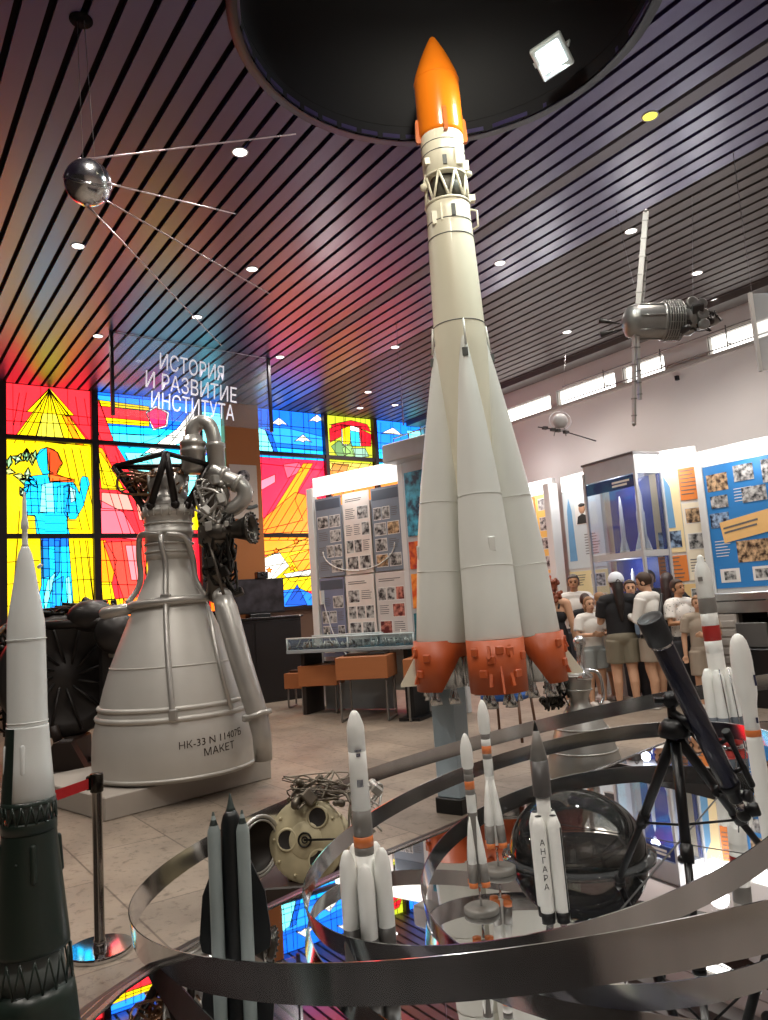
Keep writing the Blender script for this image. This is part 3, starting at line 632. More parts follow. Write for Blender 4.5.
tk = MB(); tk.sph((.62, -.3, zc+.42), (.22, .22, .22), 0); tk.sph((.30, -.15, zc+.62), (.25, .2, .17), 0); tk.rod((-.3, -.2, zc+.55), (.6, -.3, zc+.55), .05); tk.box((.62, .1, zc-.1), (.5, .6, .9), 0, None, .06); tk.rod((.55, -.3, zc+.2), (.75, -.35, zc+.2), .03, 1); tk.rod((.5, -.32, zc-.35), (.72, -.35, zc-.35), .025, 1); tk.torus(.07, .02, 0, 1, 20, Matrix.Translation((.72, -.24, zc-.05)) @ Matrix.Rotation(PI/2, 4, 'X'))
tk.build('tank_cluster', [dk, mat('worn grey flange', '8f8a85')], DE)
tangle(DE, 'plumbing', (.0, .1, zc+.68), (.5, .15, .10), 14, .022, dkmetal, 8, 8); tangle(DE, 'hoses', (-.75, .3, zc-.1), (.25, .2, .6), 12, .03, dkmetal, 9, 8)
sn = MB(); sn.box((.05, 0, .18), (.16, .5, .36), 0, None, .02); sn.box((.05, -.1, .03), (.4, .7, .06), 0, None, .01); sn.prism([(-.2, .05), (.3, .05), (.14, .34), (-.04, .34)], .12, 0, Matrix(((1, 0, 0, 0), (0, 0, 1, -.35), (0, 1, 0, 0), (0, 0, 0, 1)))); sn.rod((-.05, -.2, .34), (-.1, -.2, .5), .05); sn.box((.9, .2, .06), (1.7, .12, .1), 0); sn.build('stand', mat('dark brown stand paint', '2c221d', .5), DE)

# ---- cream engine head lying on the floor just beyond the mirror platform
CE = thing('rocket_engine', 'cream engine with dark round openings lying on the floor by the platform edge', 'engine', (*dep(308, 850, 4.15).xy, 0), FACE); CE.scale = (.78,)*3
Mc = Matrix.Translation((0, 0, .36)) @ Matrix.Rotation(-.22, 4, 'Z') @ Matrix.Rotation(PI/2-.25, 4, 'X')
cream = mat('cream painted casting', 'b9ae8e', .45, .1, .35, 9)
b = MB(); b.lathe([(.12, -.5), (.2, -.42), (.22, -.2), (.25, -.1), (.275, -.02), (.275, -.02), (.275, .015), (.275, .015), (.25, .03), (.12, .045), (.12, .045), (.115, .05), (0, .05)], 0, 40, Mc)
for k in range(12): a = k*PI/6; b.box(Mc @ Vector((.262*math.cos(a), .262*math.sin(a), -.03)), (.03, .05, .06), 0, None, .008)
for (x, y) in ((.085, .145), (.10, -.13), (-.135, .0)): b.lathe([(.072, .02), (.080, .04), (.072, .055), (.062, .05)], 0, 24, Mc @ Matrix.Translation((x, y, 0)), cap=False)
for k in range(10): a = k*.63; b.sph(Mc @ Vector((.235*math.cos(a), .235*math.sin(a), .036)), .012, 0, 8, 5)
b.build('head_plate', cream, CE)
for (x, y) in ((.085, .145), (.10, -.13), (-.135, .0)):
    h = MB(); h.lathe([(.064, .050), (.056, .047), (0, .046)], 0, 24, Mc @ Matrix.Translation((x, y, 0)), cap=False); h.build('opening', mat('dark brown bore', '1b1512', .6), CE)
h = MB(); h.torus(.045, .007, .058, 0, 24, Mc); h.torus(.02, .005, .058, 0, 18, Mc); h.rod(Mc @ Vector((0, 0, .07)), Mc @ Vector((.36, .01, .09)), .008); h.build('centre_ring', dkmetal, CE)
v = MB(); Mv = Matrix.Translation((-.36, -.06, .36)) @ Matrix.Rotation(.95, 4, 'Z') @ Matrix.Rotation(PI/2, 4, 'X'); v.lathe([(.06, -.25), (.09, -.2), (.11, -.08), (.18, 0), (.20, .04), (.20, .04), (.175, .05), (.16, .02), (.06, -.05), (0, -.06)], 0, 32, Mv, cap=False); v.torus(.195, .014, .045, 1, 32, Mv); v.torus(.17, .008, .05, 1, 32, Mv); v.build('side_nozzle', [mat('dark bore metal', '26211d', .45, .5), alu2], CE)
tangle(CE, 'pipework', (.12, .05, .68), (.30, .12, .10), 13, .010, mat('worn pipe metal', '6f675c', .4, .7, .3, 9), 12, 7); tangle(CE, 'side_pipework', (.42, .05, .5), (.14, .12, .2), 12, .012, alu2, 13, 6)
v = MB(); v.box((0, .12, .05), (.7, .5, .1), 0, None, .01); v.build('cradle', mat('dark brown stand paint', '2c221d'), CE)

# ---- silver bell nozzle and small engine behind the rocket
SN = thing('bell_engine', 'silver bell nozzle engine standing on the floor right of the tall rocket', 'engine', (*onz(586, 776, 0).xy, 0), FACE); SN.scale = (.72, .72, .72)
b = MB(); b.lathe([(.44, .0), (.45, .02), (.40, .25), (.30, .55), (.19, .72), (.12, .82), (.11, .88), (.16, .98), (.17, 1.15), (.14, 1.2), (.06, 1.25)], 0, 48, cap=False)
for z, r in ((.02, .45), (.3, .385), (.55, .30), (.98, .162), (1.14, .172)): b.torus(r, .010, z, 0, 48)
b.build('bell_nozzle', mat('silver grey nozzle', 'a9a8a4', .35, .7, .1, 6), SN)
tangle(SN, 'pump_plumbing', (-.28, -.05, .98), (.14, .14, .22), 22, .018, dkmetal, 15, 12)
g = MB(); g.lathe([(.10, .0), (.12, .03), (.05, .08), (.045, .35), (.07, .40), (.07, .46), (.03, .5)], 0, 20, Matrix.Translation((.05, -.1, 1.1))); g.tube(curve_pts([(.1, 0, 1.2), (.25, -.05, 1.15), (.28, -.05, .9), (.22, -.1, .8)]), .02, 0); g.build('valve', steel, SN)
# ================================================================ THE MIRROR PLATFORM AND WHAT STANDS ON IT
ZM = .5
edge = [(.45, 2.16), (.62, 2.32), (.80, 2.43), (.98, 2.51), (1.75, 2.735), (2.74, 2.945), (3.66, 3.10), (4.3, 3.24), (5.2, 3.38), (6.0, 2.6), (5.8, .2), (4.6, -1.3), (2.2, -1.5), (.95, -.35), (.38, .72), (.34, 1.5)]
PM = thing('mirror_platform', 'large mirror-topped platform with a dark stepped rim carrying the model rockets and steel hoops', 'platform', (2.6, 1.8, 0))
def off(poly, d, c=(2.8, 1.6)):
    return [((x-c[0])*(1+d/math.hypot(x-c[0], y-c[1]))+c[0], (y-c[1])*(1+d/math.hypot(x-c[0], y-c[1]))+c[1]) for x, y in poly]
T0 = Matrix.Translation((-2.6, -1.8, 0))
mir = bpy.data.materials.new('mirror glass'); mir.use_nodes = True; bs = mir.node_tree.nodes['Principled BSDF']
tc = mir.node_tree.nodes.new('ShaderNodeTexCoord'); no = mir.node_tree.nodes.new('ShaderNodeTexNoise'); no.inputs['Scale'].default_value = 1.5; mir.node_tree.links.new(tc.outputs['Object'], no.inputs[0])
bp = mir.node_tree.nodes.new('ShaderNodeBump'); bp.inputs['Strength'].default_value = .012; bp.inputs['Distance'].default_value = .02; mir.node_tree.links.new(no.outputs['Fac'], bp.inputs['Height']); mir.node_tree.links.new(bp.outputs[0], bs.inputs['Normal'])
bs.inputs['Base Color'].default_value = (.82, .83, .84, 1); bs.inputs['Metallic'].default_value = 1; bs.inputs['Roughness'].default_value = .015
m_ = MB(); m_.prism(off(edge, -.02), .012, 0, T0, ZM-.012); m_.build('mirror_top', mir, PM)
sm = MB()
for a, b_ in (((1.55, 1.55), (3.9, 2.45)), ((3.0, .6), (2.5, 2.9)),):
    d = Vector((b_[0]-a[0], b_[1]-a[1])).normalized(); nn = Vector((-d.y, d.x))*.004
    sm.add([(a[0]+nn.x, a[1]+nn.y, ZM+.0008), (b_[0]+nn.x, b_[1]+nn.y, ZM+.0008), (b_[0]-nn.x, b_[1]-nn.y, ZM+.0008), (a[0]-nn.x, a[1]-nn.y, ZM+.0008)], [(0, 1, 2, 3)], 0, False, T0)
sm.build('mirror_seam', mat('dark joint line', '2a2826', .5), PM)
def rimstrip(mb, d0, d1, z0, z1, mi):
    a = off(edge, d0); b_ = off(edge, d1); n = len(a); vs = []
    for i in range(n): vs += [(*a[i], z0), (*b_[i], z0), (*b_[i], z1), (*a[i], z1)]
    fs = []
    for i in range(n):
        j = (i+1) % n
        for k in range(4): l = (k+1) % 4; fs.append((i*4+k, j*4+k, j*4+l, i*4+l))
    mb.add(vs, fs, mi, False, T0)
rm = MB(); rimstrip(rm, -.02, .0, ZM-.05, ZM+.004, 1); rimstrip(rm, .0, .035, ZM-.06, ZM-.006, 0); rimstrip(rm, .035, .05, ZM-.07, ZM-.012, 1); rimstrip(rm, .05, .085, ZM-.08, ZM-.018, 0); rm.build('rim', [mat('black brown lacquer', '171211', .3), mat('steel edge strip', '8d8781', .25, .9)], PM)
bd = MB(); bd.prism(off(edge, -.15), ZM-.06, 0, T0, 0.0); bd.build('base', mat('dark brown lacquer base', '241b18', .4), PM)
# ---- steel hoops
hoop_m = mat('rolled stainless steel hoop', 'd0d0d1', .12, 1, .30, 9, streak=(1, 1, .03))
def hoop(label, cx, cy, cz, r, a, b_, h, pins):
    nrm = Vector((-a, -b_, 1)).normalized(); e1 = Vector((0, 1, 0)).cross(nrm).normalized(); e2 = nrm.cross(e1)
    o = thing('steel_hoop', label, 'hoop', (cx, cy, cz), 0, 'steel orbit hoops over the mirror platform'); mb = MB(); n = 128; vs = []
    for i in range(n):
        t_ = 2*PI*i/n; d = e1*math.cos(t_)+e2*math.sin(t_)
        for rr, hh in ((r, -h/2), (r, h/2), (r-.004, h/2), (r-.004, -h/2)): vs.append(d*rr+nrm*hh)
    fs = []; sm_ = []
    for i in range(n):
        j = (i+1) % n
        for k in range(4): l = (k+1) % 4; fs.append((i*4+k, j*4+k, j*4+l, i*4+l))
    # split verts so the band keeps crisp edges
    V2 = []; F2 = []
    for k in range(4):
        l = (k+1) % 4; o0 = len(V2)
        for i in range(n): V2 += [vs[i*4+k], vs[i*4+l]]
        F2 += [(o0+i*2, o0+((i+1) % n)*2, o0+((i+1) % n)*2+1, o0+i*2+1) for i in range(n)]
    mb.add(V2, F2, 0, True); mb.build('band', hoop_m, o)
    for t_ in pins:
        p = (e1*math.cos(t_)+e2*math.sin(t_))*(r+.004); z = p.z+cz
        pb = MB(); pb.rod((p.x, p.y, ZM-cz), (p.x, p.y, p.z), .005); pb.build('support_pin', steel, o)
def sc(x, y, z, r, s): return x*s, y*s, EYE+(z-EYE)*s, r*s
hoop('largest steel hoop, its dark front sweeping across the bottom of the picture', *sc(2.703, 2.423, .72, 1.958, 1.0), .105, -.161, .092, ())
hoop('middle steel hoop rising to the right around the telescope and the small rockets', *sc(2.107, 2.12, .70, .912, .94), .209, -.109, .062, ())
hoop('smallest steel hoop lying low around the two little rockets on round stands', *sc(2.228, 1.865, .58, .719, .93), .193, .033, .066, ())

# ---- little rockets
mg = mat('model grey plastic', '76726d', .42); mw = mat('model white plastic', 'efefea', .35, 0, .04); mo = mat('model orange paint', 'd2743a', .4); md = mat('model dark grey plastic', '4b4947', .4)
def stand(o, r, h, m, rod):
    s = MB(); s.lathe([(r*.97, 0), (r, h*.15), (r, h*.8), (r*.9, h), (.01, h)], 0, 40); s.build('stand', m, o)
    s = MB(); s.rod((0, 0, h*.9), (0, 0, rod), .0045); s.build('support_rod', chrome, o)
def soyuz(label, px, py, grey_body, h, lean):
    p = onz(px, py, ZM); o = thing('model_rocket', label, 'model rocket', (p.x, p.y, ZM), FACE, 'little rockets on the mirror platform')
    o.rotation_euler = (0, lean, FACE); s = h
    stand(o, .066, .022, mat('grey stone disc', '6f6c66', .45), .09)
    b = MB(); low = 3 if grey_body else 0
    b.lathe([(.010*1, .10), (.017, .105), (.0175, .30), (.0185, .36), (.0185, .36)], low, 24); b.lathe([(.0185, .36), (.0185, .425), (.0185, .425)], 0, 24); b.lathe([(.0185, .425), (.0185, .445)], 1, 24); b.lathe([(.0187, .445), (.0187, .475)], 2, 24); b.lathe([(.0185, .475), (.0185, .50)], 0 if not grey_body else 1, 24); b.lathe([(.017, .50), (.0185, .505), (.0185, .52)], 1, 24)
    b.build('core_stage', [mw, mg, mo, mg], o)
    f_ = MB(); f_.lathe([(.0185, .52), (.023, .53), (.0235, .585), (.021, .605), (.014, .632), (.006, .648), (0, .652)], 0, 24); f_.build('nose_fairing', mw, o)
    for k in range(4):
        a = k*PI/2+PI/4; bb = MB(); M = axM((.033*math.cos(a), .033*math.sin(a), .095), (.018*math.cos(a), .018*math.sin(a), .345))
        bb.lathe([(.0, .0), (.0165, .001), (.017, .02)], 2, 18, M); bb.lathe([(.017, .02), (.0165, .085)], 1, 18, M); bb.lathe([(.0165, .085), (.014, .13), (.008, .2), (.002, .252)], 0, 18, M); bb.build('booster', [mw, mg, mo], o)
    o.scale = (s/.65,)*3; return o
soyuz('small white and orange rocket on a round grey stand, the nearer of two such', 482, 912, True, .565, -.02)
soyuz('small white rocket with four slim boosters on a round grey stand, behind its twin', 499, 872, False, .625, -.02)
# rocket with lettering on its flank
p = onz(557, 934, ZM); o = thing('model_rocket', 'small rocket with dark grey nose and АНГАРА lettering down a white booster', 'model rocket', (p.x, p.y, ZM), FACE, 'little rockets on the mirror platform', ry=-.015)
k_ = 2.29/767
b = MB(); b.lathe([(.016, .045), (.0195, .05), (.0205, .33), (.021, .395)], 0, 28); b.build('core_stage', mw, o)
b = MB(); b.lathe([(.021, .395), (.0275, .40), (.0275, .40), (.0275, .505)], 0, 28); b.lathe([(.0275, .505), (.018, .55), (.009, .592)], 1, 28); b.lathe([(.009, .592), (.004, .612), (0, .622)], 2, 28); b.build('nose_fairing', [mat('dark graphite plastic', '4a4746', .35), mg, black], o)
for i, a in enumerate((-PI/2-.75, -PI/2+.55, PI/2-.75, PI/2+.75)):
    cx, cy = .036*math.cos(a), .036*math.sin(a); bb = MB(); M = Matrix.Translation((cx, cy, 0))
    bb.lathe([(.0195, .075), (.0205, .08), (.0205, .315), (.018, .325), (.011, .345), (.0, .347)], 0, 24, M); bb.lathe([(.0195, .045), (.0205, .075)], 1, 24, M); bb.lathe([(.010, .3465), (.010, .3475), (0, .348)], 1, 20, M); bo = bb.build('booster', [mw, black], o)
    nz = MB(); nz.lathe([(.008, .046), (.007, .04), (.012, .022), (.011, .022)], 0, 16, M, cap=False); nz.build('nozzle', steel, bo)
    if i == 0:
        tx = MB(); vs0 = []
        for n_, ch_ in enumerate('АНГАРА'):
            vs, fs = text_mesh(ch_, .024); aa = -PI/2+.05
            tx.add([(cx+.0211*math.cos(aa+v.x/.0211), cy+.0211*math.sin(aa+v.x/.0211), .268-n_*.025+v.y) for v in vs], fs, 0, False)
        tx.build('lettering', black, bo)
    else:
        st = MB(); aa = a+.3; st.box((cx+.0205*math.cos(aa), cy+.0205*math.sin(aa), .19), (.004, .004, .25), 0); st.build('dark_stripe', black, bo)
sx = MB()
for q in (-.012, .014): sx.rod((q, -.01, .0), (q, -.01, .05), .003)
sx.build('support_pin', chrome, o)
# larger rocket with strap-on boosters: white above grey, orange band
p = onz(373, 970, ZM); o = thing('model_rocket', 'white and grey rocket with orange band and clustered boosters, left of the round stands', 'model rocket', (p.x, p.y, ZM), FACE, 'little rockets on the mirror platform', ry=-.012); o.scale = (.9,)*3
b = MB(); b.lathe([(.028, .0), (.030, .005), (.030, .12)], 2, 28); b.lathe([(.030, .12), (.030, .345)], 0, 28); b.lathe([(.030, .345), (.031, .352), (.031, .37)], 2, 28); b.lathe([(.0315, .37), (.0315, .402)], 1, 28); b.lathe([(.031, .402), (.0305, .48)], 2, 28); b.lathe([(.0305, .48), (.029, .62), (.0285, .66)], 0, 28); b.build('core_stage', [mw, mo, mg], o)
b = MB(); b.lathe([(.0285, .66), (.0285, .735), (.024, .752), (.017, .772), (.012, .782), (.006, .787), (0, .788)], 0, 28); b.build('nose_fairing', mw, o)
b = MB()
for z, w_, h_ in ((.665, .022, .006), (.652, .014, .010), (.565, .020, .022)):
    for k in range(5): a = -PI/2+.15+(k-2)*w_/.029/5; b.box((.0292*math.cos(a), .0292*math.sin(a), z), (.002, w_/4.2, h_), 0, None)
b.build('decal', mat('dark blue decal', '24264a', .4), o)
for i, a in enumerate((-PI/2-1.25, -PI/2+.0, -PI/2+1.2, PI/2-.6, PI/2+.6)):
    c_ = Vector((.058*math.cos(a), .058*math.sin(a), 0)) if i != 1 else Vector((.052*math.cos(a), .052*math.sin(a), -.02)); bb = MB(); M = Matrix.Translation(c_)
    top_ = .33 if i != 1 else .315
    bb.lathe([(.0255, .02), (.0265, .025), (.0265, .04)], 1 if i == 2 else 2, 24, M); bb.lathe([(.0265, .04), (.0265, .135)], 2, 24, M); bb.lathe([(.0265, .135), (.0265, top_-.03), (.024, top_-.005), (.016, top_+.022), (.008, top_+.034), (0, top_+.036)], 0, 24, M); bb.build('booster', [mw, mo, md], o)
# black winged craft between two grey boosters
p = onz(237, 968, ZM); o = thing('model_rocket', 'small black winged rocket plane clasped between two long grey boosters', 'model rocket', (p.x, p.y, ZM), FACE, 'little rockets on the mirror platform', ry=.0)
o.scale = (.93,)*3; bm_ = mat('satin black model paint', '0e1113', .38); gb_ = mat('blue grey booster paint', '8b9594', .4)
b = MB(); b.lathe([(.024, .0), (.034, .02), (.0355, .25), (.035, .38), (.032, .43), (.025, .455), (.016, .47)], 0, 28); b.build('fuselage', bm_, o)
b = MB(); b.lathe([(.016, .47), (.012, .48), (.007, .50), (.002, .522), (0, .524)], 0, 20); b.build('nose_spike', mat('grey green nose', '3c4644', .4), o)
for sg in (-1, 1):
    w_ = MB(); w_.prism([(sg*.02, .02), (sg*.105, .055), (sg*.112, .09), (sg*.098, .22), (sg*.02, .40)], .010, 0, Matrix(((1, 0, 0, 0), (0, 0, 1, -.005), (0, 1, 0, 0), (0, 0, 0, 1)))); w_.build('wing', bm_, o)
    w_ = MB(); M = Matrix.Translation((sg*.045-.002, -.036, 0)); w_.lathe([(.019, -.0), (.0205, .005), (.0205, .415), (.018, .425), (.010, .445), (.003, .475), (0, .478)], 0, 24, M); w_.lathe([(.0135, .436), (.007, .457), (.003, .476), (0, .4785)], 1, 20, M); w_.build('booster', [gb_, mat('grey green nose', '3c4644')], o)
# tall banded rocket at the right, white with flared lower tanks
p = onz(728, 745, ZM); kk = 4.75/767; o = thing('model_rocket', 'white rocket with a red band and flared red-tailed tanks, farthest back on the platform', 'model rocket', (p.x-.02, p.y-.02, ZM), FACE, 'little rockets on the mirror platform', ry=-.035); o.scale = (.72, .72, .93)
b = MB(); b.lathe([(.07, .10), (.08, .14), (.083, .43), (.073, .44), (.072, .62), (.072, .62)], 0, 28); b.lathe([(.0725, .62), (.0725, .70)], 0, 28); b.build('core_stage', mw, o)
b = MB(); b.lathe([(.073, .70), (.074, .702), (.074, .80), (.073, .802)], 0, 28); b.build('red_band', mat('deep red band', '9e2420', .4), o)
vs, fs = text_mesh('РОССИЯ', .03); tx = MB(); tx.add([(.0755*math.cos(-PI/2+v.x/.0755), .0755*math.sin(-PI/2+v.x/.0755), .725+v.y) for v in vs], fs, 0, False) if False else None
b = MB(); b.lathe([(.072, .80), (.072, .885)], 0, 28); b.lathe([(.072, .885), (.075, .89), (.075, .985), (.072, .99)], 1, 28); b.lathe([(.072, .99), (.071, 1.12), (.066, 1.17), (.05, 1.215), (.03, 1.24), (.028, 1.27), (.01, 1.285), (0, 1.287)], 0, 28); b.box((-.05, -.055, 1.12), (.03, .03, .03), 1, Matrix.Identity(4)); b.build('upper_stage', [mw, mg], o)
for k in range(6):
    a = k*PI/3+.1; c_ = (.10*math.cos(a), .10*math.sin(a), 0); M = Matrix.Translation(c_); bb = MB()
    bb.lathe([(.030, .02), (.052, .05), (.056, .065)], 1, 22, M); bb.lathe([(.056, .065), (.056, .20)], 2, 22, M); bb.lathe([(.056, .20), (.05, .46), (.04, .475), (.03, .50), (.02, .51)], 0, 22, M); bb.build('side_tank', [mw, mat('scarlet tail paint', 'b8352c', .45), mat('slate grey paint', '59616a', .42)], o)
for sg in (-.02, .06):
    s = MB(); s.rod((sg, -.17, 0), (sg-.03, -.16, .52), .006); s.build('support_rod', steel, o)
s = MB(); s.lathe([(.02, .0), (.11, .0), (.11, .012), (.03, .025), (.02, .06)], 0, 24); s.build('stand', steel, o)
# white rocket with bulbous head
p = onz(776, 872, ZM); o = thing('model_rocket', 'slim white rocket with a bulbous head and thin orange band at the right edge', 'model rocket', (p.x, p.y, ZM), FACE, 'little rockets on the mirror platform', ry=-.04); o.scale = (.95, .95, .95)
b = MB(); b.lathe([(.026, 0), (.029, .005), (.029, .30), (.028, .47), (.027, .485)], 0, 28); b.build('lower_stage', mw, o)
b = MB(); b.lathe([(.027, .485), (.0285, .487), (.0285, .507), (.027, .509)], 0, 28); b.build('orange_band', mo, o)
b = MB(); b.lathe([(.027, .509), (.026, .56), (.029, .60), (.037, .64), (.0385, .67), (.0385, .76), (.036, .80), (.029, .835), (.018, .855), (.007, .863), (0, .864)], 0, 28); b.build('payload_fairing', mw, o)
b = MB()
for z, a in ((.545, -1.2), (.70, -.9), (.68, -.85)): b.box(((.038 if z > .6 else .027)*math.cos(a), (.038 if z > .6 else .027)*math.sin(a), z), (.006, .012, .02), 0)
b.build('decal', mat('dark blue decal', '24264a'), o)
# ---- clear dome
p = onz(578, 854, ZM); o = thing('glass_dome', 'clear hemispherical dome resting on the mirror platform behind the lettered rocket', 'dome', (p.x, p.y, ZM), FACE)
dm = glassy('clear acrylic dome', 'aeaba6', .02); b = MB(); Rd = .262
b.lathe([(Rd*math.cos(t_*PI/2/14), Rd*.86*math.sin(t_*PI/2/14)+.012) for t_ in range(15)], 0, 64, cap=False)
b.build('shell', dm, o)
b = MB(); b.lathe([(Rd-.01, .001), (Rd+.03, .001), (Rd+.03, .008), (Rd-.005, .014)], 0, 64, cap=False); b.build('flange', glassy('clear acrylic flange', 'c9c5be', .08), o)
b = MB(); b.lathe([(.0, .016), (.235, .015), (.24, .012), (.24, .004)], 0, 48, cap=False); b.build('base_disc', mat('dark grey base disc', '3b3835', .22, .3, .1, 5), o)
# ---- telescope
fl_, ff, frr = onz(620, 882, ZM), onz(699, 968, ZM), onz(785, 880, ZM)
hub = dep(674, 730, 2.36)
T = thing('telescope', 'dark blue refractor telescope on a black tripod standing on the mirror platform', 'telescope', (hub.x, hub.y, ZM), FACE)
tb = mat('black tripod metal', '141416', .35, .3); navy = mat('midnight blue gloss tube', '080d24', .26, .3, .06, coat=.8, coat_rough=.12); 
for f_, nm in ((fl_, 0), (ff, 1), (frr, 2)):
    d = (f_-hub).normalized(); a = hub+d*.03+Vector((0, 0, -.01)); mid = a.lerp(f_, .52); l = MB(); s_ = d.cross(Vector((0, 0, 1))).normalized()*.008
    l.tube([a, mid], [.0165, .015], 0, 10); l.tube([mid-d*.02, mid+d*.03], .0185, 0, 10); lg = None
    lo = l.build('leg', tb, T, world=True)
    l = MB(); l.tube([mid, f_+Vector((0, 0, .012))], [.0115, .0105], 0, 10); l.build('leg_extension', tb, lo, world=True)
    l = MB(); l.lathe([(.018, .0), (.019, .012), (.011, .026)], 0, 14, Matrix.Translation(f_)); l.build('foot', tb, lo, world=True)
    l = MB(); ctr = Vector((hub.x, hub.y, mid.z+.03)); l.rod(mid+d*.02, ctr, .004); l.sph(mid+d*.02+s_*2, .012, 0, 10, 6); l.build('spreader', tb, T, world=True)
l = MB(); l.lathe([(.045, -.02), (.048, 0), (.04, .02), (.025, .035)], 0, 20, Matrix.Translation(hub)); l.rod(hub, hub+Vector((0, 0, .10)), .014)
A_ = dep(658, 636, 2.24); B_ = dep(730, 786, 2.34)          # objective end and focuser end of the main tube
Cm = A_.lerp(B_, .60); l.tube([hub+Vector((0, 0, .05)), Cm+(hub-Cm)*.25], .016, 0, 10); l.sph(hub+Vector((0, 0, .09)), .026, 0); l.rod(hub+Vector((0, 0, .09))-RT*.05, hub+Vector((0, 0, .09))+RT*.06, .010); l.rod(hub+Vector((0, 0, .06)), B_.lerp(A_, .2)+Vector((0, 0, -.02)), .005); l.sph(hub+Vector((0, 0, .09))+RT*.065, .018)
l.build('mount', tb, T, world=True)
dT = (A_-B_); dl = dT.length; MA = axM(B_, A_)
l = MB(); l.lathe([(.026, .0), (.0305, .005), (.031, dl), (.029, dl+.002)], 0, 36, MA); l.build('tube', navy, T, world=True)
l = MB(); l.lathe([(.031, dl-.025), (.0375, dl-.02), (.038, dl-.018), (.0375, dl+.062), (.035, dl+.064), (.031, dl+.058), (0, dl+.056)], 0, 36, MA, cap=False); l.build('dew_shield', mat('matt black dew shield', '1a1b1e', .5), T, world=True)
l = MB(); l.lathe([(.0315, dl-.032), (.0325, dl-.03), (.0325, dl-.025), (.031, dl-.023)], 0, 32, MA, cap=False)
for k in range(6): a = k*PI/3; l.sph(MA @ Vector((.0325*math.cos(a), .0325*math.sin(a), dl-.027)), .0035, 0, 8, 5)
l.build('chrome_ring', chrome, T, world=True)
l = MB(); l.lathe([(.019, -.055), (.022, -.05), (.022, -.02), (.029, -.008), (.032, .004), (.032, .012)], 0, 28, MA); l.rod(MA @ Vector((-.05, 0, -.03)), MA @ Vector((.05, 0, -.03)), .006); l.lathe([(.018, -.008), (.018, .008)], 0, 16, axM(MA @ Vector((.045, 0, -.03)), MA @ Vector((.06, 0, -.03)))); l.lathe([(.018, -.008), (.018, .008)], 0, 16, axM(MA @ Vector((-.055, 0, -.03)), MA @ Vector((-.07, 0, -.03)))); l.build('focuser', tb, T, world=True)
l = MB(); l.lathe([(.016, -.10), (.016, -.05)], 0, 24, MA); l.build('drawtube', chrome, T, world=True)
E2 = MA @ Vector((0, 0, -.10)); E3 = E2+(-FW*.01+RT*.035+UP*.012); l = MB(); l.sph(E2+(B_-A_).normalized()*.01, .022, 0); l.lathe([(.014, 0), (.015, .018), (.021, .022), (.021, .045), (.017, .05), (.012, .044)], 0, 20, axM(E2, E3)); l.build('eyepiece', tb, T, world=True)
perp = (RT*.75+UP*.45).normalized(); Mf = axM(B_.lerp(A_, -.02)+perp*.062, B_.lerp(A_, .42)+perp*.060)
l = MB(); l.lathe([(.008, -.03), (.010, -.025), (.010, .05), (.008, .055), (.008, .13), (.013, .15), (.013, .18), (.011, .18)], 0, 18, Mf)
for f_ in (.06, .26): l.tube([B_.lerp(A_, f_)+perp*.03, B_.lerp(A_, f_)+perp*.06], .007, 0, 8)
l.build('finder_scope', tb, T, world=True)

# ---- N1-like big model at the left edge on its own plinth
Pn = dep(33, 1020, 1.62); zb = .40
NPl = MB(); NPl.lathe([(.17, 0), (.17, .03), (.15, .04), (.15, .32), (.16, .33), (.16, .345)], 0, 40); tag(NPl.build('display_plinth', mat('black plinth lacquer', '141314', .35), None, loc=(Pn.x, Pn.y, 0)), 'round black plinth at the left edge under the green and white rocket', 'plinth')
N = thing('moon_rocket', 'tall tapering rocket model at the left edge, white above and dark green below', 'model rocket', (Pn.x, Pn.y, .345), FACE, ry=-.006)
def zN(py): return dep(37+(py-1020)*.045, py, 1.62).z-.345
sN = 1.62/767
wN = mat('moon rocket white enamel', 'eaeeec', .25, 0, .03, coat=.3); gN = mat('moon rocket dark green enamel', '1e2a24', .32, 0, .12, 4)
def prof(L): return [(w/2*sN, zN(y)) for y, w in L][::-1] if False else [(w/2*sN, zN(y)) for y, w in sorted(L, reverse=True)]
b = MB(); b.lathe(prof([(805, 51), (770, 46), (732, 41), (730, 41)]), 0, 40); b.lathe(prof([(730, 39.5), (729, 39.5), (640, 38), (622, 37), (600, 30), (575, 22), (556, 16.5), (548, 13), (543, 9), (541, 8)]), 0, 40); b.torus(39.8/2*sN, .0012, zN(640), 0, 40); b.torus(39.8/2*sN, .0012, zN(726), 0, 40)
for a in (-.9, .2): b.tube([((21.5)*sN*math.cos(-PI/2+a), 21.5*sN*math.sin(-PI/2+a), zN(775)), (20.8*sN*math.cos(-PI/2+a), 20.8*sN*math.sin(-PI/2+a), zN(750))], .006, 0, 10, rnd=True)
b.tube([(16*sN, -.01, zN(565)), (20*sN, -.012, zN(562))], .004, 0); b.build('upper_stage', wN, N)
b = MB(); b.lathe(prof([(541, 8), (538, 6), (522, 5.6), (521, 8), (515, 7.6), (508, 5), (490, 4), (482, 2), (480, 0.2)]), 0, 24); b.build('escape_tower', wN, N)
b = MB(); b.lathe(prof([(804, 52.4), (770, 47), (731, 42)]), 0, 20, None, True, False, -PI/2-1.75, -PI/2-.20); b.build('dark_panel', gN, N)
def truss(mb, y0, y1, w0, w1, n=18):
    for k in range(n):
        a = 2*PI*k/n
        for s_ in (-1, 1):
            a2 = a+s_*PI/n; mb.rod((w0/2*sN*math.cos(a), w0/2*sN*math.sin(a), zN(y0)), (w1/2*sN*math.cos(a2), w1/2*sN*math.sin(a2), zN(y1)), .0022, 0, 6)
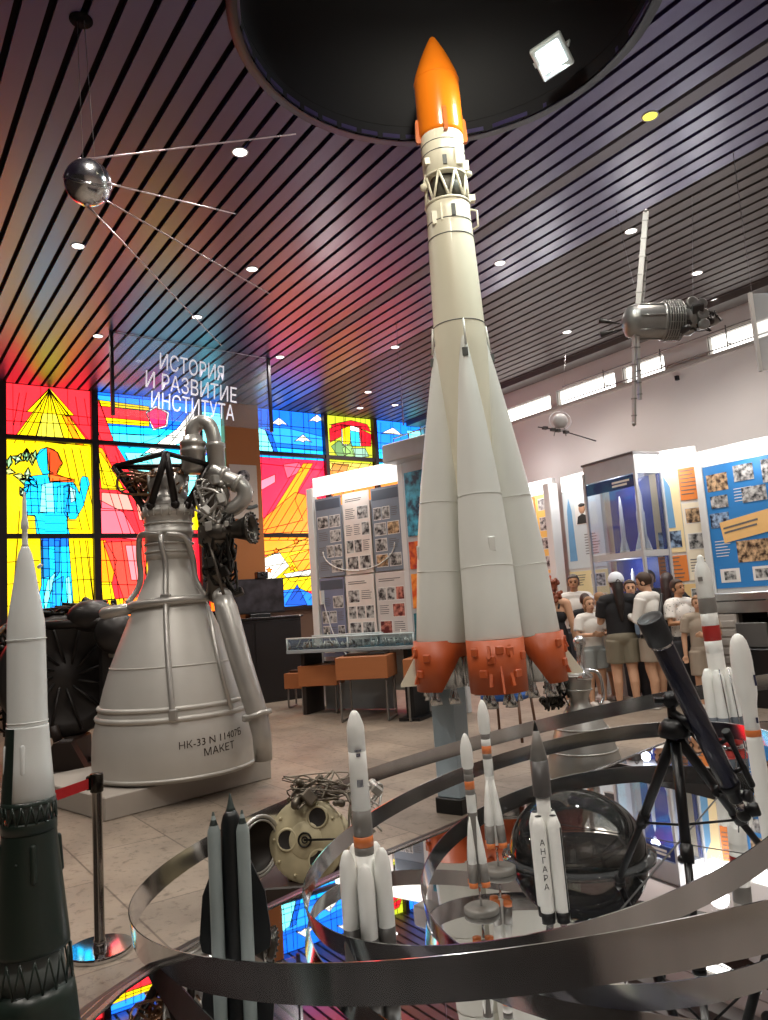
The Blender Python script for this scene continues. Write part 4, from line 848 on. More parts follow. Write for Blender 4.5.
b = MB(); truss(b, 808, 826, 52, 53); b.lathe(prof([(836, 54), (826, 54), (825, 53), (825, 44)]), 0, 40); b.lathe(prof([(809, 52.5), (804, 52.5), (804, 45)]), 0, 40, cap=False); b.lathe(prof([(826, 40), (806, 40)]), 1, 30); b.build('interstage_truss', [gN, mat('dim grey inner tank', '6d7472', .5)], N)
b = MB(); b.lathe(prof([(950, 74), (946, 74.5), (838, 53), (836, 53)]), 0, 40)
for a in (.55, 2.2, -1.0): b.tube([(30*sN*math.cos(-PI/2+a), 30*sN*math.sin(-PI/2+a), zN(880)), (28*sN*math.cos(-PI/2+a), 28*sN*math.sin(-PI/2+a), zN(848))], .007, 0, 10, rnd=True)
b.sph((0, -29*sN, zN(862)), .003); b.build('second_stage', gN, N)
b = MB(); truss(b, 952, 984, 75, 78); b.lathe(prof([(984, 66), (950, 60)]), 1, 30); b.build('lower_truss', [gN, mat('dim grey inner tank', '6d7472')], N)
zt = zN(984); b = MB(); b.lathe([(78/2*sN*1.45, .05), (78/2*sN*1.45, .06), (78/2*sN*1.08, zt-.03), (78/2*sN*1.02, zt)], 0, 40); b.build('first_stage', gN, N)
b = MB()
for k in range(12): a = k*PI/6; b.lathe([(.006, .05), (.005, .035), (.011, .0), (.009, .0)], 0, 12, Matrix.Translation((.095*math.cos(a), .095*math.sin(a), 0)), cap=False)
b.build('nozzle_ring', steel, N)
# ---- stanchion with red belt
Ps = onz(100, 952, 0)
def stanchion(label, loc, head):
    o = thing('barrier_post', label, 'barrier post', loc, FACE, 'chrome barrier posts')
    b = MB(); b.lathe([(.148, 0), (.150, .004), (.150, .018), (.147, .0235), (.147, .0235), (.145, .0240), (.145, .0240), (.03, .0241), (.03, .0241), (.028, .04), (.028, .04), (.0, .04)], 0, 48); b.build('base', mat('mirror chrome base', 'd6d6d8', .05, 1, .02), o)
    b = MB(); b.lathe([(.028, .035), (.028, .055), (.024, .06), (.024, .72), (.024, .72)], 0, 24); b.build('post', mat('chrome tube', 'bdb8b2', .14, 1, .05), o)
    b = MB(); b.lathe([(.029, .72), (.031, .725), (.031, .80), (.029, .805), (0, .806)], 0, 24); b.box((-.033, 0, .765), (.02, .05, .065), 0, None, .004); b.build('belt_head', mat('black chrome head', '3a3733', .2, .9), o)
    return o
stanchion('chrome barrier post on a mirrored disc base left of the big hoop', (Ps.x, Ps.y, 0), 0)
P2 = Ps+Vector((-1.55, -.35, 0)); stanchion('second chrome barrier post, outside the left edge of the picture', (P2.x, P2.y, 0), 0)
bt = MB(); n = 14; vs = []
a = Ps+Vector((-.04, -.01, .765)); c = P2+Vector((.04, .01, .765))
for i in range(n+1):
    t_ = i/n; q = a.lerp(c, t_)-Vector((0, 0, .05*4*t_*(1-t_)));
    for dy, dz in ((-.001, -.024), (-.001, .024), (.001, .024), (.001, -.024)): vs.append(q+Vector((dy*.3, dy, dz)))
fs = []
for i in range(n):
    for k in range(4): l = (k+1) % 4; fs.append((i*4+k, i*4+4+k, i*4+4+l, i*4+l))
bt.add(vs, fs, 0, False); tag(bt.build('barrier_belt', mat('red woven belt', 'b3161c', .6, 0, .1, 40)), 'red belt stretched from the chrome barrier post to the left', 'belt')
# ================================================================ HANGING THINGS
wire_m = mat('thin steel wire', '8d8a90', .4, .6); rodm = mat('bright antenna rod', 'd9c9cf', .3, .7)
sp_c = dep(88, 183, 5.0)
S = thing('sputnik_satellite', 'polished ball satellite with four long thin antennas hanging from the ceiling at upper left', 'satellite', sp_c, FACE)
b = MB(); b.sph((0, 0, 0), .148, 0, 40, 24); b.build('ball', mat('polished steel ball', 'd8d8da', .20, 1, .05, 8), S)
b = MB(); Mr = Matrix.Rotation(.5, 4, 'X') @ Matrix.Rotation(.3, 4, 'Y'); b.torus(.1485, .006, 0, 0, 48, Mr); b.torus(.1485, .004, .012, 0, 48, Mr); b.build('seam_ring', steel, S)
for (p0, p1, d) in (((80, 160), (296, 134), 5.1), ((110, 184), (236, 214), 5.7), ((98, 196), (270, 294), 5.4), ((86, 204), (222, 346), 6.0)):
    a, c = dep(*p0, 4.98), dep(*p1, d); b = MB(); b.tube([a, a.lerp(c, .08), c], [.010, .006, .0045], 0, 8); b.sph(a, .016, 0, 10, 6); b.build('antenna', rodm, S, world=True)
for (p0, p1) in (((83, 162), (77, 21)), ((95, 161), (84, 20))):
    a = dep(*p0, 5.0); c = onz(*p1, H-.003); b = MB(); b.rod(a, c, .0022, 0, 6); b.build('suspension_wire', wire_m, S, world=True)
c = onz(81, 20, H); b = MB(); b.lathe([(.075, -.006), (.075, .03)], 0, 24, Matrix.Translation(c)); tag(b.build('ceiling_canopy', mat('black ceiling canopy', '060507', .9, spec=.1)), 'black round ceiling hole above the polished ball satellite', 'ceiling fitting')
# weather satellite with long panels
wc = dep(672, 321, 6.6)
V = thing('hanging_satellite', 'grey cylindrical satellite with long upright panel arms hanging below the slatted ceiling at right', 'satellite', wc, FACE)
foil = mat('grey model metal', '8f8b88', .35, .7, .25, 10); dfoil = mat('dark model metal', '3f3b3a', .4, .7, .2, 10)
u = 6.6/767; MX = Matrix.Rotation(.05, 4, 'Y') @ Matrix.Rotation(PI/2, 4, 'Y')
def X(px): return (px-672)*u
b = MB(); b.lathe([(.02, X(622)), (.07, X(624)), (.13, X(628)), (.14, X(632)), (.14, X(632)), (.155, X(636)), (.155, X(660)), (.155, X(660)), (.165, X(661)), (.165, X(663)), (.15, X(664))], 0, 32, MX); b.lathe([(.13, X(679)), (.13, X(690)), (.09, X(696)), (.085, X(702)), (.05, X(714)), (.01, X(722)), (0, X(723))], 0, 28, MX)
for k in range(8): a = k*PI/4; b.rod(MX @ Vector((.157*math.cos(a), .157*math.sin(a), X(636))), MX @ Vector((.157*math.cos(a), .157*math.sin(a), X(661))), .007)
b.build('body', foil, V)
b = MB(); b.lathe([(.155, X(663)), (.165, X(664)), (.165, X(678)), (.15, X(680))], 0, 32, MX)
b.build('radiator_core', dfoil, V)
b = MB()
for i in range(7): b.torus(.172, .006, X(664+i*2.4), 0, 36, MX)
for k in range(16): a = k*PI/8; b.rod(MX @ Vector((.172*math.cos(a), .172*math.sin(a), X(663))), MX @ Vector((.172*math.cos(a), .172*math.sin(a), X(679))), .004)
b.build('radiator_ribs', foil, V)
for k, (x, z, r) in enumerate(((697, .09, .045), (697, 0.0, .05), (697, -.09, .045), (688, .105, .05))):
    g = MB(); g.lathe([(r*.7, 0), (r, .03), (r, .06), (r*.85, .065), (0, .05)], 0, 18, Matrix.Translation((X(x), -.08, z)) @ Matrix.Rotation(PI/2, 4, 'X')); g.build('sensor_head', foil, V)
tangle(V, 'small_fittings', (X(690), -.05, -.02), (.14, .08, .12), 12, .010, dfoil, 21, 10); tangle(V, 'nose_fittings', (X(708), -.02, 0), (.08, .05, .05), 8, .008, dfoil, 22, 6)
for (p0, p1, w_) in (((637, 320), (646, 212), .05), ((634, 322), (634, 424), .045), ((640, 318), (645, 256), .045), ((637, 330), (640, 400), .05)):
    a, c = dep(*p0, 6.55), dep(*p1, 6.6); d = (c-a); g = MB(); Mx = axM(a, c); g.box((0, 0, d.length/2), (w_*.45, w_, d.length), 0, Mx, .004); 
    for k in range(6): g.box((0, 0, d.length*(k+.5)/6), (w_*.55, w_*1.15, .012), 1, Mx)
    g.build('panel_arm', [mat('pale grey panel', 'b5afac', .4, .3), foil], V, world=True)
g = MB(); g.sph(dep(646, 211, 6.6), .02, 0, 10, 6); g.sph(dep(634, 424, 6.6), .02, 0, 10, 6); g.build('arm_tip', foil, V, world=True)
for (p0, p1) in (((634, 285), (616, 210)), ((693, 304), (692, 195))):
    b = MB(); b.rod(dep(*p0, 6.6), onz(*p1, H), .002, 0, 6); b.build('suspension_wire', wire_m, V, world=True)
for sg in (1, -1):
    g = MB(); g.lathe([(.003, 0), (.010, .08), (.026, .20)], 0, 16, Matrix.Translation((X(622), 0, 0)) @ Matrix.Rotation(-PI/2+sg*.25, 4, 'Y') if sg > 0 else Matrix.Translation((X(622), 0, -.04)) @ Matrix.Rotation(-PI/2-.2, 4, 'Y')); g.build('antenna_cone', dfoil, V)
# little ball satellite far right of the rocket
bc = dep(560, 421, 8.5); Bs = thing('hanging_satellite', 'tiny pale ball satellite with a thin crossbar hanging right of the tall rocket', 'satellite', bc, FACE); u2 = 8.5/767
b = MB(); b.sph((0, 0, 0), .085, 0, 24, 14); b.build('ball', mat('pale model ball', 'c9c4c6', .4), Bs)
b = MB(); b.torus(.12, .005, 0, 0, 36, Matrix.Rotation(PI/2-.3, 4, 'X')); b.build('ring', mat('pale model ball', 'c9c4c6'), Bs)
b = MB(); b.tube([dep(538, 427, 8.4), dep(560, 430, 8.5), dep(596, 441, 8.7)], .007); 
for q in (545, 553, 558, 566): b.box(dep(q, 428+(q-545)*.2, 8.45), (.06, .04, .03), 0)
b.build('crossbar', mat('dark model bar', '4a4547', .5), Bs, world=True)
for q in (-1, 1): b = MB(); b.tube([dep(560+q*4, 427, 8.5), dep(560+q*6, 436, 8.45)], .006); b.build('leg_strut', foil, Bs, world=True)
b = MB(); b.rod(dep(561, 413, 8.5), onz(566, 348, H), .0018, 0, 6); b.build('suspension_wire', wire_m, Bs, world=True)
# engraved glass sign
a0 = onz(111, 331, H); a1 = onz(268, 358, H); a1 = Vector((a1.x, a0.y+(a1.y-a0.y), H)); SG = thing('hanging_sign', 'clear hanging acrylic sign engraved with three lines of pale Cyrillic lettering', 'sign', a0)
ex = (a1-a0); Ls = ex.length; ex.normalize(); en = ex.cross(Vector((0, 0, 1))); MS = frame((0, 0, 0), ex, (0, 0, 1), en)   # local x along, y up, z towards the view
zs = ony(112, 414, a0.y).z-H
b = MB(); b.box((Ls/2, zs/2-.005, 0), (Ls, abs(zs)-.01, .012), 0, MS); b.build('acrylic_sheet', glassy('engraved acrylic', 'eeeef6', .10, .02), SG)
for q in (0, Ls): b = MB(); b.box((q, zs/2-.01, 0), (.045, abs(zs)+.02, .05), 0, MS, .004); b.build('side_rail', mat('dark sign rail', '1b1620', .4), SG)
b = MB(); b.rod(MS @ Vector((0, -.012, 0)), MS @ Vector((Ls, -.012, 0)), .008); b.build('top_edge', mat('pale edge of acrylic', 'c8c2d2', .3), SG)
for body, (px, py), sz, wpx in (('ИСТОРИЯ', (195, 366), .33, 73), ('И РАЗВИТИЕ', (195, 386), .33, 103), ('ИНСТИТУТА', (196, 405), .33, 94)):
    tx = MB(); p = ony(px, py, a0.y)-a0; vs, fs = text_mesh(body, sz); k = wpx*.0137/(max(v.x for v in vs)-min(v.x for v in vs))
    tx.add([(p.dot(ex)+v.x*k, p.z+v.y-sz*.36, .010) for v in vs], fs, 0, False, MS @ Matrix.Translation((p.dot(ex), p.z, 0)) @ Matrix.Rotation(-.05, 4, 'Z') @ Matrix.Translation((-p.dot(ex), -p.z, 0))); tx.build('lettering', mat('engraving with added glow', 'efeaf4', .5, emit=.55), SG)  # glow put into the lettering so it reads bright
# second hanging sheet at the right edge
q0, q1 = dep(750, 294, 7.0), dep(796, 318, 7.0); ex = Vector((q1.x-q0.x, q1.y-q0.y, 0)); Ls = ex.length; ex.normalize(); en = ex.cross(Vector((0, 0, 1))); MS = frame((0, 0, 0), ex, (0, 0, 1), en); zs = -.72
S2 = thing('hanging_sign', 'clear hanging acrylic sheet with a pale rail, cut by the right edge of the picture', 'sign', q0)
b = MB(); b.box((Ls/2+.4, zs/2, 0), (Ls+.8, abs(zs), .012), 0, MS); b.build('acrylic_sheet', glassy('frosted acrylic', 'f4f2f0', .35, .05), S2)
b = MB(); b.box((0, zs/2, 0), (.03, abs(zs)+.02, .03), 0, MS); b.build('side_rail', mat('pale sign rail', 'b5b0ac', .4), S2)
for q in (.02, Ls+.7): b = MB(); b.rod(MS @ Vector((q, 0, 0)), MS @ Vector((q, H-q0.z, 0)), .003); b.build('suspension_wire', wire_m, S2)
# thin hanging wire in front of the stained glass
w0 = onz(396, 320, H); b = MB(); pb_ = Vector((w0.x, w0.y, ony(401, 425, w0.y).z)); b.tube([w0, w0.lerp(pb_, .4), pb_], [.004, .004, .012], 0, 8); tag(b.build('hanging_cable', mat('pale cable', '9a8fa5', .5)), 'single pale cable hanging down from the ceiling left of the tall rocket', 'cable')

# ================================================================ DOWNLIGHTS
def lamp(name, kind, energy, parent, loc, **kw):
    l = bpy.data.lights.new(name, kind); l.energy = energy
    for k, v in kw.items(): setattr(l, k, v)
    o = bpy.data.objects.new(name, l); COL.objects.link(o); o.parent = parent; o.location = loc; return o
DL = [((240, 152), 'just above the tip of the upper antenna'), ((78, 246), 'below the polished ball satellite, by the left edge'), ((252, 269), 'at the tip of the third antenna'), ((197, 317), 'by the tip of the lowest antenna'), ((98, 336), 'left of the top corner of the acrylic sign'), ((280, 357), 'right of the acrylic sign corner'), ((395, 347), 'beside the pale hanging cable'), ((368, 392), 'left of the cable, nearer the stained glass'), ((360, 408), 'nearest the yellow and red flag window'), ((395, 405), 'nearest the right blue stained-glass pane'), ((500, 263), 'close right of the rocket body'), ((631, 231), 'left of the top of the satellite panel arm'), ((697, 273), 'right above the cylindrical satellite'), ((567, 332), 'above the tiny ball satellite'), ((716, 300), 'right of the nose of the cylindrical satellite')]
def downlight(x, y, label, warm=False):
    o = thing('downlight', label, 'ceiling light', (x, y, H), 0, 'round ceiling downlights')
    b = MB(); b.lathe([(.058, .0), (.062, -.006), (.072, -.006), (.074, .0)], 0, 24, None, True, False); b.build('trim_ring', mat('white lamp ring', 'c9c6c4', .5), o)
    b = MB(); b.lathe([(.060, -.003), (0, -.003)], 0, 24, None, True, False); b.build('diffuser', mat('warm lamp face', 'fff14e', .5, emit=1.6) if warm else mat('white lamp face', 'fffaf2', .5, emit=4.0), o)
    lamp('downlight_beam', 'SPOT', 180 if not warm else 90, o, (0, 0, -.02), spot_size=2.2, spot_blend=.8, shadow_soft_size=.06, color=(1, .93, .84))
for i, (x_, y_) in enumerate(((-.8, 6.0), (-.6, 3.4), (-1.5, 1.2), (5.0, .6), (7.1, 2.3), (8.8, 3.0), (8.8, .4), (-.9, 9.0), (1.2, 4.0), (1.6, 2.2), (-.4, -.5), (2.3, .0))):
    downlight(x_, y_, 'round white ceiling downlight over the near side of the hall, outside the picture')
for (px, py), w_ in DL:
    p = onz(px, py, H); downlight(p.x, p.y, 'round white ceiling downlight '+w_)
p = onz(650, 116, H); downlight(p.x, p.y, 'yellow glowing round ceiling downlight between the floodlight and the satellite', True)
# floodlight in the recess
fp = onz(552, 58, H-.02); FLD = thing('floodlight', 'square white floodlight glaring at the edge of the dark ceiling recess', 'floodlight', fp)
# a second lamp in the near side of the recess lights the nose
f2 = Vector((2.50, 2.62, 5.60)); FL2 = thing('floodlight', 'second floodlight in the near side of the recess, above the picture', 'floodlight', f2)
d2 = (PB+Vector((0, 0, 3.9))-f2).normalized(); M2 = d2.to_track_quat('Z', 'Y').to_matrix().to_4x4()
b = MB(); b.box((0, 0, -.03), (.25, .25, .06), 0, M2, .01); b.build('housing', mat('grey lamp housing', 'a9b0b2', .4, .2), FL2)
b = MB(); b.box((0, 0, .003), (.2, .2, .006), 0, M2); b.build('lamp_glass', mat('warm floodlight face', 'fff0d0', .3, emit=6), FL2)
l2 = lamp('floodlight_beam', 'SPOT', 170, FL2, M2 @ Vector((0, 0, .03)), spot_size=1.7, spot_blend=.8, shadow_soft_size=.1, color=(1, .93, .78)); l2.rotation_mode = 'QUATERNION'; l2.rotation_quaternion = d2.to_track_quat('-Z', 'Y')
aim = (PB+Vector((0, 0, 2.2))-fp).normalized(); tocam = (CAM-fp).normalized(); ff_ = (tocam*.8+Vector((0, 0, -1))*.4).normalized(); qz = ff_.to_track_quat('Z', 'Y'); Mz = qz.to_matrix().to_4x4() @ Matrix.Rotation(.35, 4, 'Z')
b = MB(); b.box((0, 0, -.03), (.25, .25, .06), 0, Mz, .01); b.build('housing', mat('grey lamp housing', 'a9b0b2', .4, .2), FLD)
b = MB(); b.box((0, .012, .003), (.175, .165, .006), 0, Mz); b.build('lamp_glass', mat('white floodlight face', 'eafff8', .3, emit=16), FLD)
b = MB(); b.tube([Mz @ Vector((-.13, 0, -.03)), Mz @ Vector((-.15, 0, -.12)), Mz @ Vector((.15, 0, -.12)), Mz @ Vector((.13, 0, -.03))], .010); b.build('bracket', mat('grey lamp housing', '8c9294'), FLD)
lo = lamp('floodlight_beam', 'AREA', 75, FLD, Mz @ Vector((0, 0, .02)), size=.22, color=(.88, 1, .97)); lo.rotation_mode = 'QUATERNION'; lo.rotation_quaternion = (tocam*.5+Vector((0, 0, -.6))+(PB-fp).normalized()*.4).normalized().to_track_quat('-Z', 'Y')

# ================================================================ DISPLAYS
ph_g = photo_mat('grey photograph print', '26262a', 'c9c6c2', 9); ph_b = photo_mat('brown photograph print', '3a2418', 'd9b48a', 10); ph_bl = photo_mat('blue photograph print', '14203a', '9fb9d8', 9); ph_r = photo_mat('red photograph print', '5a1212', 'd88a78', 9)
ink = mat('printed text grey', '6b6866', .6); paper = mat('white printed sheet', 'e9e4df', .45, 0, .03)
def textlines(mb, M, x, y, w_, n, dy, mi, z=.004, h_=.012, rnd=random):
    for i in range(n): ww = w_*(.7+.3*rnd.random()); mb.box((x+ww/2, y-i*dy, z), (ww, h_, .002), mi, M)
# --- white information stand by the stained glass
Lb, Rb = dep(322, 640, 12.3), dep(409, 634, 11.25); Lb.z = Rb.z = 0
ex = (Rb-Lb); Wd = ex.length; ex.normalize(); en = ex.cross(Vector((0, 0, 1))); MI = frame((0, 0, 0), ex, (0, 0, 1), en)
IS = thing('information_stand', 'tall white information stand with two rows of photo posters and a lit header', 'display stand', Lb)
white_l = mat('white laminate', 'dcdad8', .45, 0, .03); zt_ = 3.62
b = MB(); b.box((-.10, zt_/2-.05, -.05), (.14, zt_-.1, .12), 0, MI, .008); b.box((Wd+.04, zt_/2, -.05), (.10, zt_, .12), 0, MI, .008); b.box((Wd/2, 1.72, -.08), (Wd+.1, 2.9, .05), 0, MI); b.build('frame', white_l, IS)
b = MB(); b.box((Wd/2, zt_-.10, -.02), (Wd, .30, .06), 0, MI); b.build('lit_header', mat('backlit header white', 'fff6ee', .4, emit=1.0), IS)
lamp('header_lamp', 'POINT', 12, IS, MI @ Vector((Wd/2, zt_-.1, .30)), shadow_soft_size=.15)
def poster(parent, name, M, x0, x1, y0, y1, seed, base, kind):
    rnd = random.Random(seed); b = MB(); w_ = x1-x0; h_ = y1-y0; b.box(((x0+x1)/2, (y0+y1)/2, .0), (w_, h_, .008), 0, M)
    y = y1-.08*h_
    if kind == 'dark': b.box(((x0+x1)/2, y1-.09*h_, .005), (w_*.92, h_*.12, .002), 3, M); y -= .14*h_
    elif kind == 'light': textlines(b, M, x0+.1*w_, y, w_*.75, 2, .03, 2, .005, .012, rnd); y -= .08*h_
    rowsn = 4 if h_ > .8 else 3; rh = (y-y0)*.96/rowsn
    for r in range(rowsn):
        cols_ = rnd.choice((2, 2, 3)); cw = w_*.92/cols_
        for c in range(cols_):
            cx = x0+.04*w_+cw*(c+.5); cy = y-rh*(r+.5)
            if rnd.random() < .68: b.box((cx, cy, .005), (cw*.84, rh*.74, .003), rnd.choice((1, 1, 1, 4)), M); b.box((cx, cy, .004), (cw*.9, rh*.82, .002), 5, M)
            else: textlines(b, M, cx-cw*.4, cy+rh*.3, cw*.8, max(3, int(rh*.7/.03)), .03, 2, .005, .010, rnd)
    return b.build(name, [base, ph_g, ink, mat('dark slate poster', '4b5563', .5), ph_r if kind == 'light' else ph_b, paper], parent)
slate = mat('slate blue poster', '7d8693', .5); cremep = mat('cream pink poster', 'e6dad2', .5)
ym = 2.02
for k, (fa, fb, bs_, kd) in enumerate(((0, .33, slate, 'dark'), (.34, .665, cremep, 'light'), (.675, 1.0, slate, 'dark'))): poster(IS, 'poster', MI, Wd*fa+.02, Wd*fb, ym+.02, 3.32, 40+k, bs_, kd)
for k, (fa, fb, bs_, kd) in enumerate(((0, .31, mat('violet grey poster', '7a7f98', .5), 'dark'), (.32, .66, cremep, 'light'), (.67, 1.0, mat('warm grey poster', 'd5cbc6', .5), 'light'))): poster(IS, 'poster', MI, Wd*fa+.02, Wd*fb, .78, ym, 50+k, bs_, kd)
b = MB()
for (fa, z0) in ((.62, ym), ): pass
arc = [(Wd*(.5-.42*math.cos(PI*i/16)), 1.16-.34*math.sin(PI*i/16)) for i in range(17)]
for a, c in zip(arc, arc[1:]): b.rod(MI @ Vector((a[0], a[1], .01)), MI @ Vector((c[0], c[1], .01)), .010, 0, 6)
b.build('printed_arc', paper, IS); b = MB()
arc = [(Wd*(.5-.42*math.cos(PI*i/16)), 2.45-.36*math.sin(PI*i/16)) for i in range(17)]
for a, c in zip(arc, arc[1:]): b.rod(MI @ Vector((a[0], a[1], .01)), MI @ Vector((c[0], c[1], .01)), .010, 0, 6)
b.build('printed_arc', paper, IS)
b = MB(); b.tube(curve_pts([MI @ Vector(p) for p in ((.1, 1.75, .03), (.15, 1.5, .03), (.3, 1.1, .03), (.55, .8, .03), (.9, .78, .03))], 6), .009, 0, 8); b.box(MI @ Vector((.08, 1.72, .03)), (.06, .06, .22), 0); b.build('handset', white_l, IS)
# side leaf of the stand with stained pictures
Lb2, Rb2 = dep(412, 634, 11.15), dep(462, 640, 10.5); Lb2.z = Rb2.z = 0; ex2 = (Rb2-Lb2); W2 = ex2.length; ex2.normalize(); en2 = ex2.cross(Vector((0, 0, 1))); MI2 = frame((0, 0, 0), ex2, (0, 0, 1), en2)
LS = thing('picture_stand', 'grey stand with blue and orange picture panels, half hidden behind the tall rocket', 'display stand', Lb2)
b = MB(); b.box((W2/2, 1.85, -.06), (W2, 3.7, .08), 0, MI2, .008); b.box((W2/2-.05, 3.75, .05), (W2+.2, .28, .35), 0, MI2, .02); b.build('frame', mat('pale grey laminate', 'b9bbbd', .45), LS)
for (ya, yb, pa, pb2) in ((2.5, 3.45, '0f3a52', '45b4d2'), (2.02, 2.42, 'a8262a', 'f07a30'), (1.45, 1.95, 'd8501a', 'ffa040'), (.75, 1.38, '14606e', '2b8794')):
    b = MB(); b.box((W2*.32, (ya+yb)/2, -.012), (W2*.52, yb-ya, .01), 0, MI2); b.build('picture', photo_mat('picture '+pa, pa, pb2, 5), LS)
b = MB(); b.rod(MI2 @ Vector((0, 3.98, .1)), MI2 @ Vector((W2, 4.02, .1)), .012);
for k in range(4): b.rod(MI2 @ Vector((W2*k/3, 3.88, .1)), MI2 @ Vector((W2*k/3, 3.99, .1)), .008)
b.build('top_rail', steel, LS)
# --- flat glass showcase in front of the stand
q0, q1 = dep(296, 640, 11.7), dep(422, 642, 10.75); cM = q0.lerp(q1, .5); ang = math.atan2(q1.y-q0.y, q1.x-q0.x); Lc = (q1-q0).length
SC = thing('showcase', 'long flat glass showcase on a grey table in front of the white information stand', 'showcase', (cM.x, cM.y, 0), ang)
dz = .93
b = MB(); b.box((0, .1, dz), (Lc, .75, .05), 0, None, .006); b.box((-.2, .35, .38), (Lc*.55, .05, .72), 0); b.build('table_top', mat('grey table laminate', '9aa0a3', .45), SC)
for sx_ in (-.9, .9):
    b = MB(); b.box((sx_*Lc/2*.9, .1, .455), (.06, .5, .9), 0); b.build('leg', mat('dark table leg', '241d1a', .5), SC)
b = MB(); b.box((0, .1, dz+.11), (Lc-.02, .72, .16), 0); b.build('glass_cover', glassy('showcase glass', 'e4eef0', .06), SC)
b = MB()
for sx_ in (-1, 0, 1):
    for sy_ in (-.26, .46): b.rod((sx_*(Lc/2-.012), sy_, dz+.02), (sx_*(Lc/2-.012), sy_, dz+.195), .012, 0, 6)
for sy_ in (-.26, .46): b.rod((-Lc/2, sy_, dz+.195), (Lc/2, sy_, dz+.195), .012, 0, 6)
b.build('glass_edge', mat('pale glass edge', 'c8d4d6', .3), SC)
def lay(name, label, cat, x, y, mk, group=None, base=None):
    o = thing(name, label, cat, Vector((cM.x, cM.y, 0))+Matrix.Rotation(ang, 3, 'Z') @ Vector((x, y, dz+.026)), ang, group); mk(o); return o
def model_sheet(seed, m1, m2):
    def mk(o):
        rnd = random.Random(seed); b = MB(); b.box((0, 0, .004), (.8, .5, .008), 0); b.build('tray', m1, o); b = MB()
        for i in range(26): b.lathe([(.012, 0), (.02, .01), (.02, .04), (.006, .05+rnd.random()*.05)], 0, 8, Matrix.Translation((rnd.uniform(-.36, .36), rnd.uniform(-.22, .22), .008)))
        b.build('specimens', m2, o)
    return mk
lay('specimen_tray', 'dark tray of small metal parts in the left half of the glass showcase', 'tray', -.5, .1, model_sheet(1, mat('navy tray felt', '232c3a', .8), alu2)); lay('specimen_tray', 'teal tray of small metal parts in the right half of the glass showcase', 'tray', .5, .1, model_sheet(2, mat('teal tray felt', '2d5a66', .8), alu2))
# --- brown desks on steel sleds
brown = mat('brown desk laminate', 'a3633a', .4, 0, .10, 2, streak=(1, 1, 12)); tube_m = mat('grey tube steel', '8d8b88', .3, .8)
def desk(px, py, d, w_, dp, h_, rz, label, open_top=False):
    p = dep(px, py, d); o = thing('school_desk', label, 'desk', (p.x, p.y, 0), rz, 'brown box desks on steel sled legs'); top = EYE-0 if 0 else p.z
    b = MB(); b.box((0, 0, top-h_/2), (w_, dp, h_), 0, None, .006); b.build('box_body', brown, o)
    for sx_ in (-1, 1):
        x_ = sx_*(w_/2-.04); b = MB(); b.tube(curve_pts([(x_, -dp/2+.06, top-h_), (x_, -dp/2+.05, .06), (x_, -dp/2+.10, .018), (x_, dp/2-.10, .018), (x_, dp/2-.05, .06), (x_, dp/2-.06, top-h_)], 6), .016, 0, 8); b.build('leg', tube_m, o)
    if open_top:
        b = MB(); b.box((0, .05, top+.012), (w_*.8, dp*.55, .02), 0); b.box((-.1, -.02, top+.03), (w_*.4, dp*.3, .015), 1); b.build('desk_mat', [mat('black desk mat', '19140f', .5), mat('dark brown board', '3f2a1c', .5)], o)
    return o
desk(366, 655, 10.6, .72, .62, .30, ang+.25, 'largest brown box desk with a black mat, in front of the flat showcase', True)
desk(322, 664, 11.6, .60, .50, .30, ang+.22, 'middle brown box desk left of the desk with the black mat')
desk(302, 672, 12.4, .46, .42, .24, ang+.2, 'smallest brown box desk at the left end of the flat showcase', True)
desk(425, 657, 10.2, .5, .5, .28, ang+.2, 'brown box desk half hidden behind the orange skirt of the tall rocket')
b = MB(); b.box((0, 0, .35), (.12, .5, .7), 0, None, .01); b.box((0, 0, .02), (.3, .6, .04), 0); p = dep(418, 705, 10.3); tag(b.build('pedestal', black, None, loc=(p.x, p.y, 0), rot=(0, 0, ang)), 'black pedestal foot under the table behind the tall rocket', 'pedestal')
p = dep(505, 672, 8.4); o = thing('blue_chair', 'blue chair seen behind the engine nozzles of the tall rocket', 'chair', (p.x, p.y, 0), FACE+2.6)
blm = mat('blue upholstery', '1f4f93', .7, 0, .1, 20); b = MB(); b.box((0, 0, .46), (.46, .44, .09), 0, None, .03); b.build('seat', blm, o); b = MB(); b.box((0, .22, .72), (.44, .07, .40), 0, None, .03); b.build('backrest', blm, o)
for sx_ in (-1, 1):
    for sy_ in (-1, 1): b = MB(); b.rod((sx_*.2, sy_*.18, .44), (sx_*.22, sy_*.22, .0), .016); b.build('leg', mat('brown chair leg', '5a3a26', .5), o)
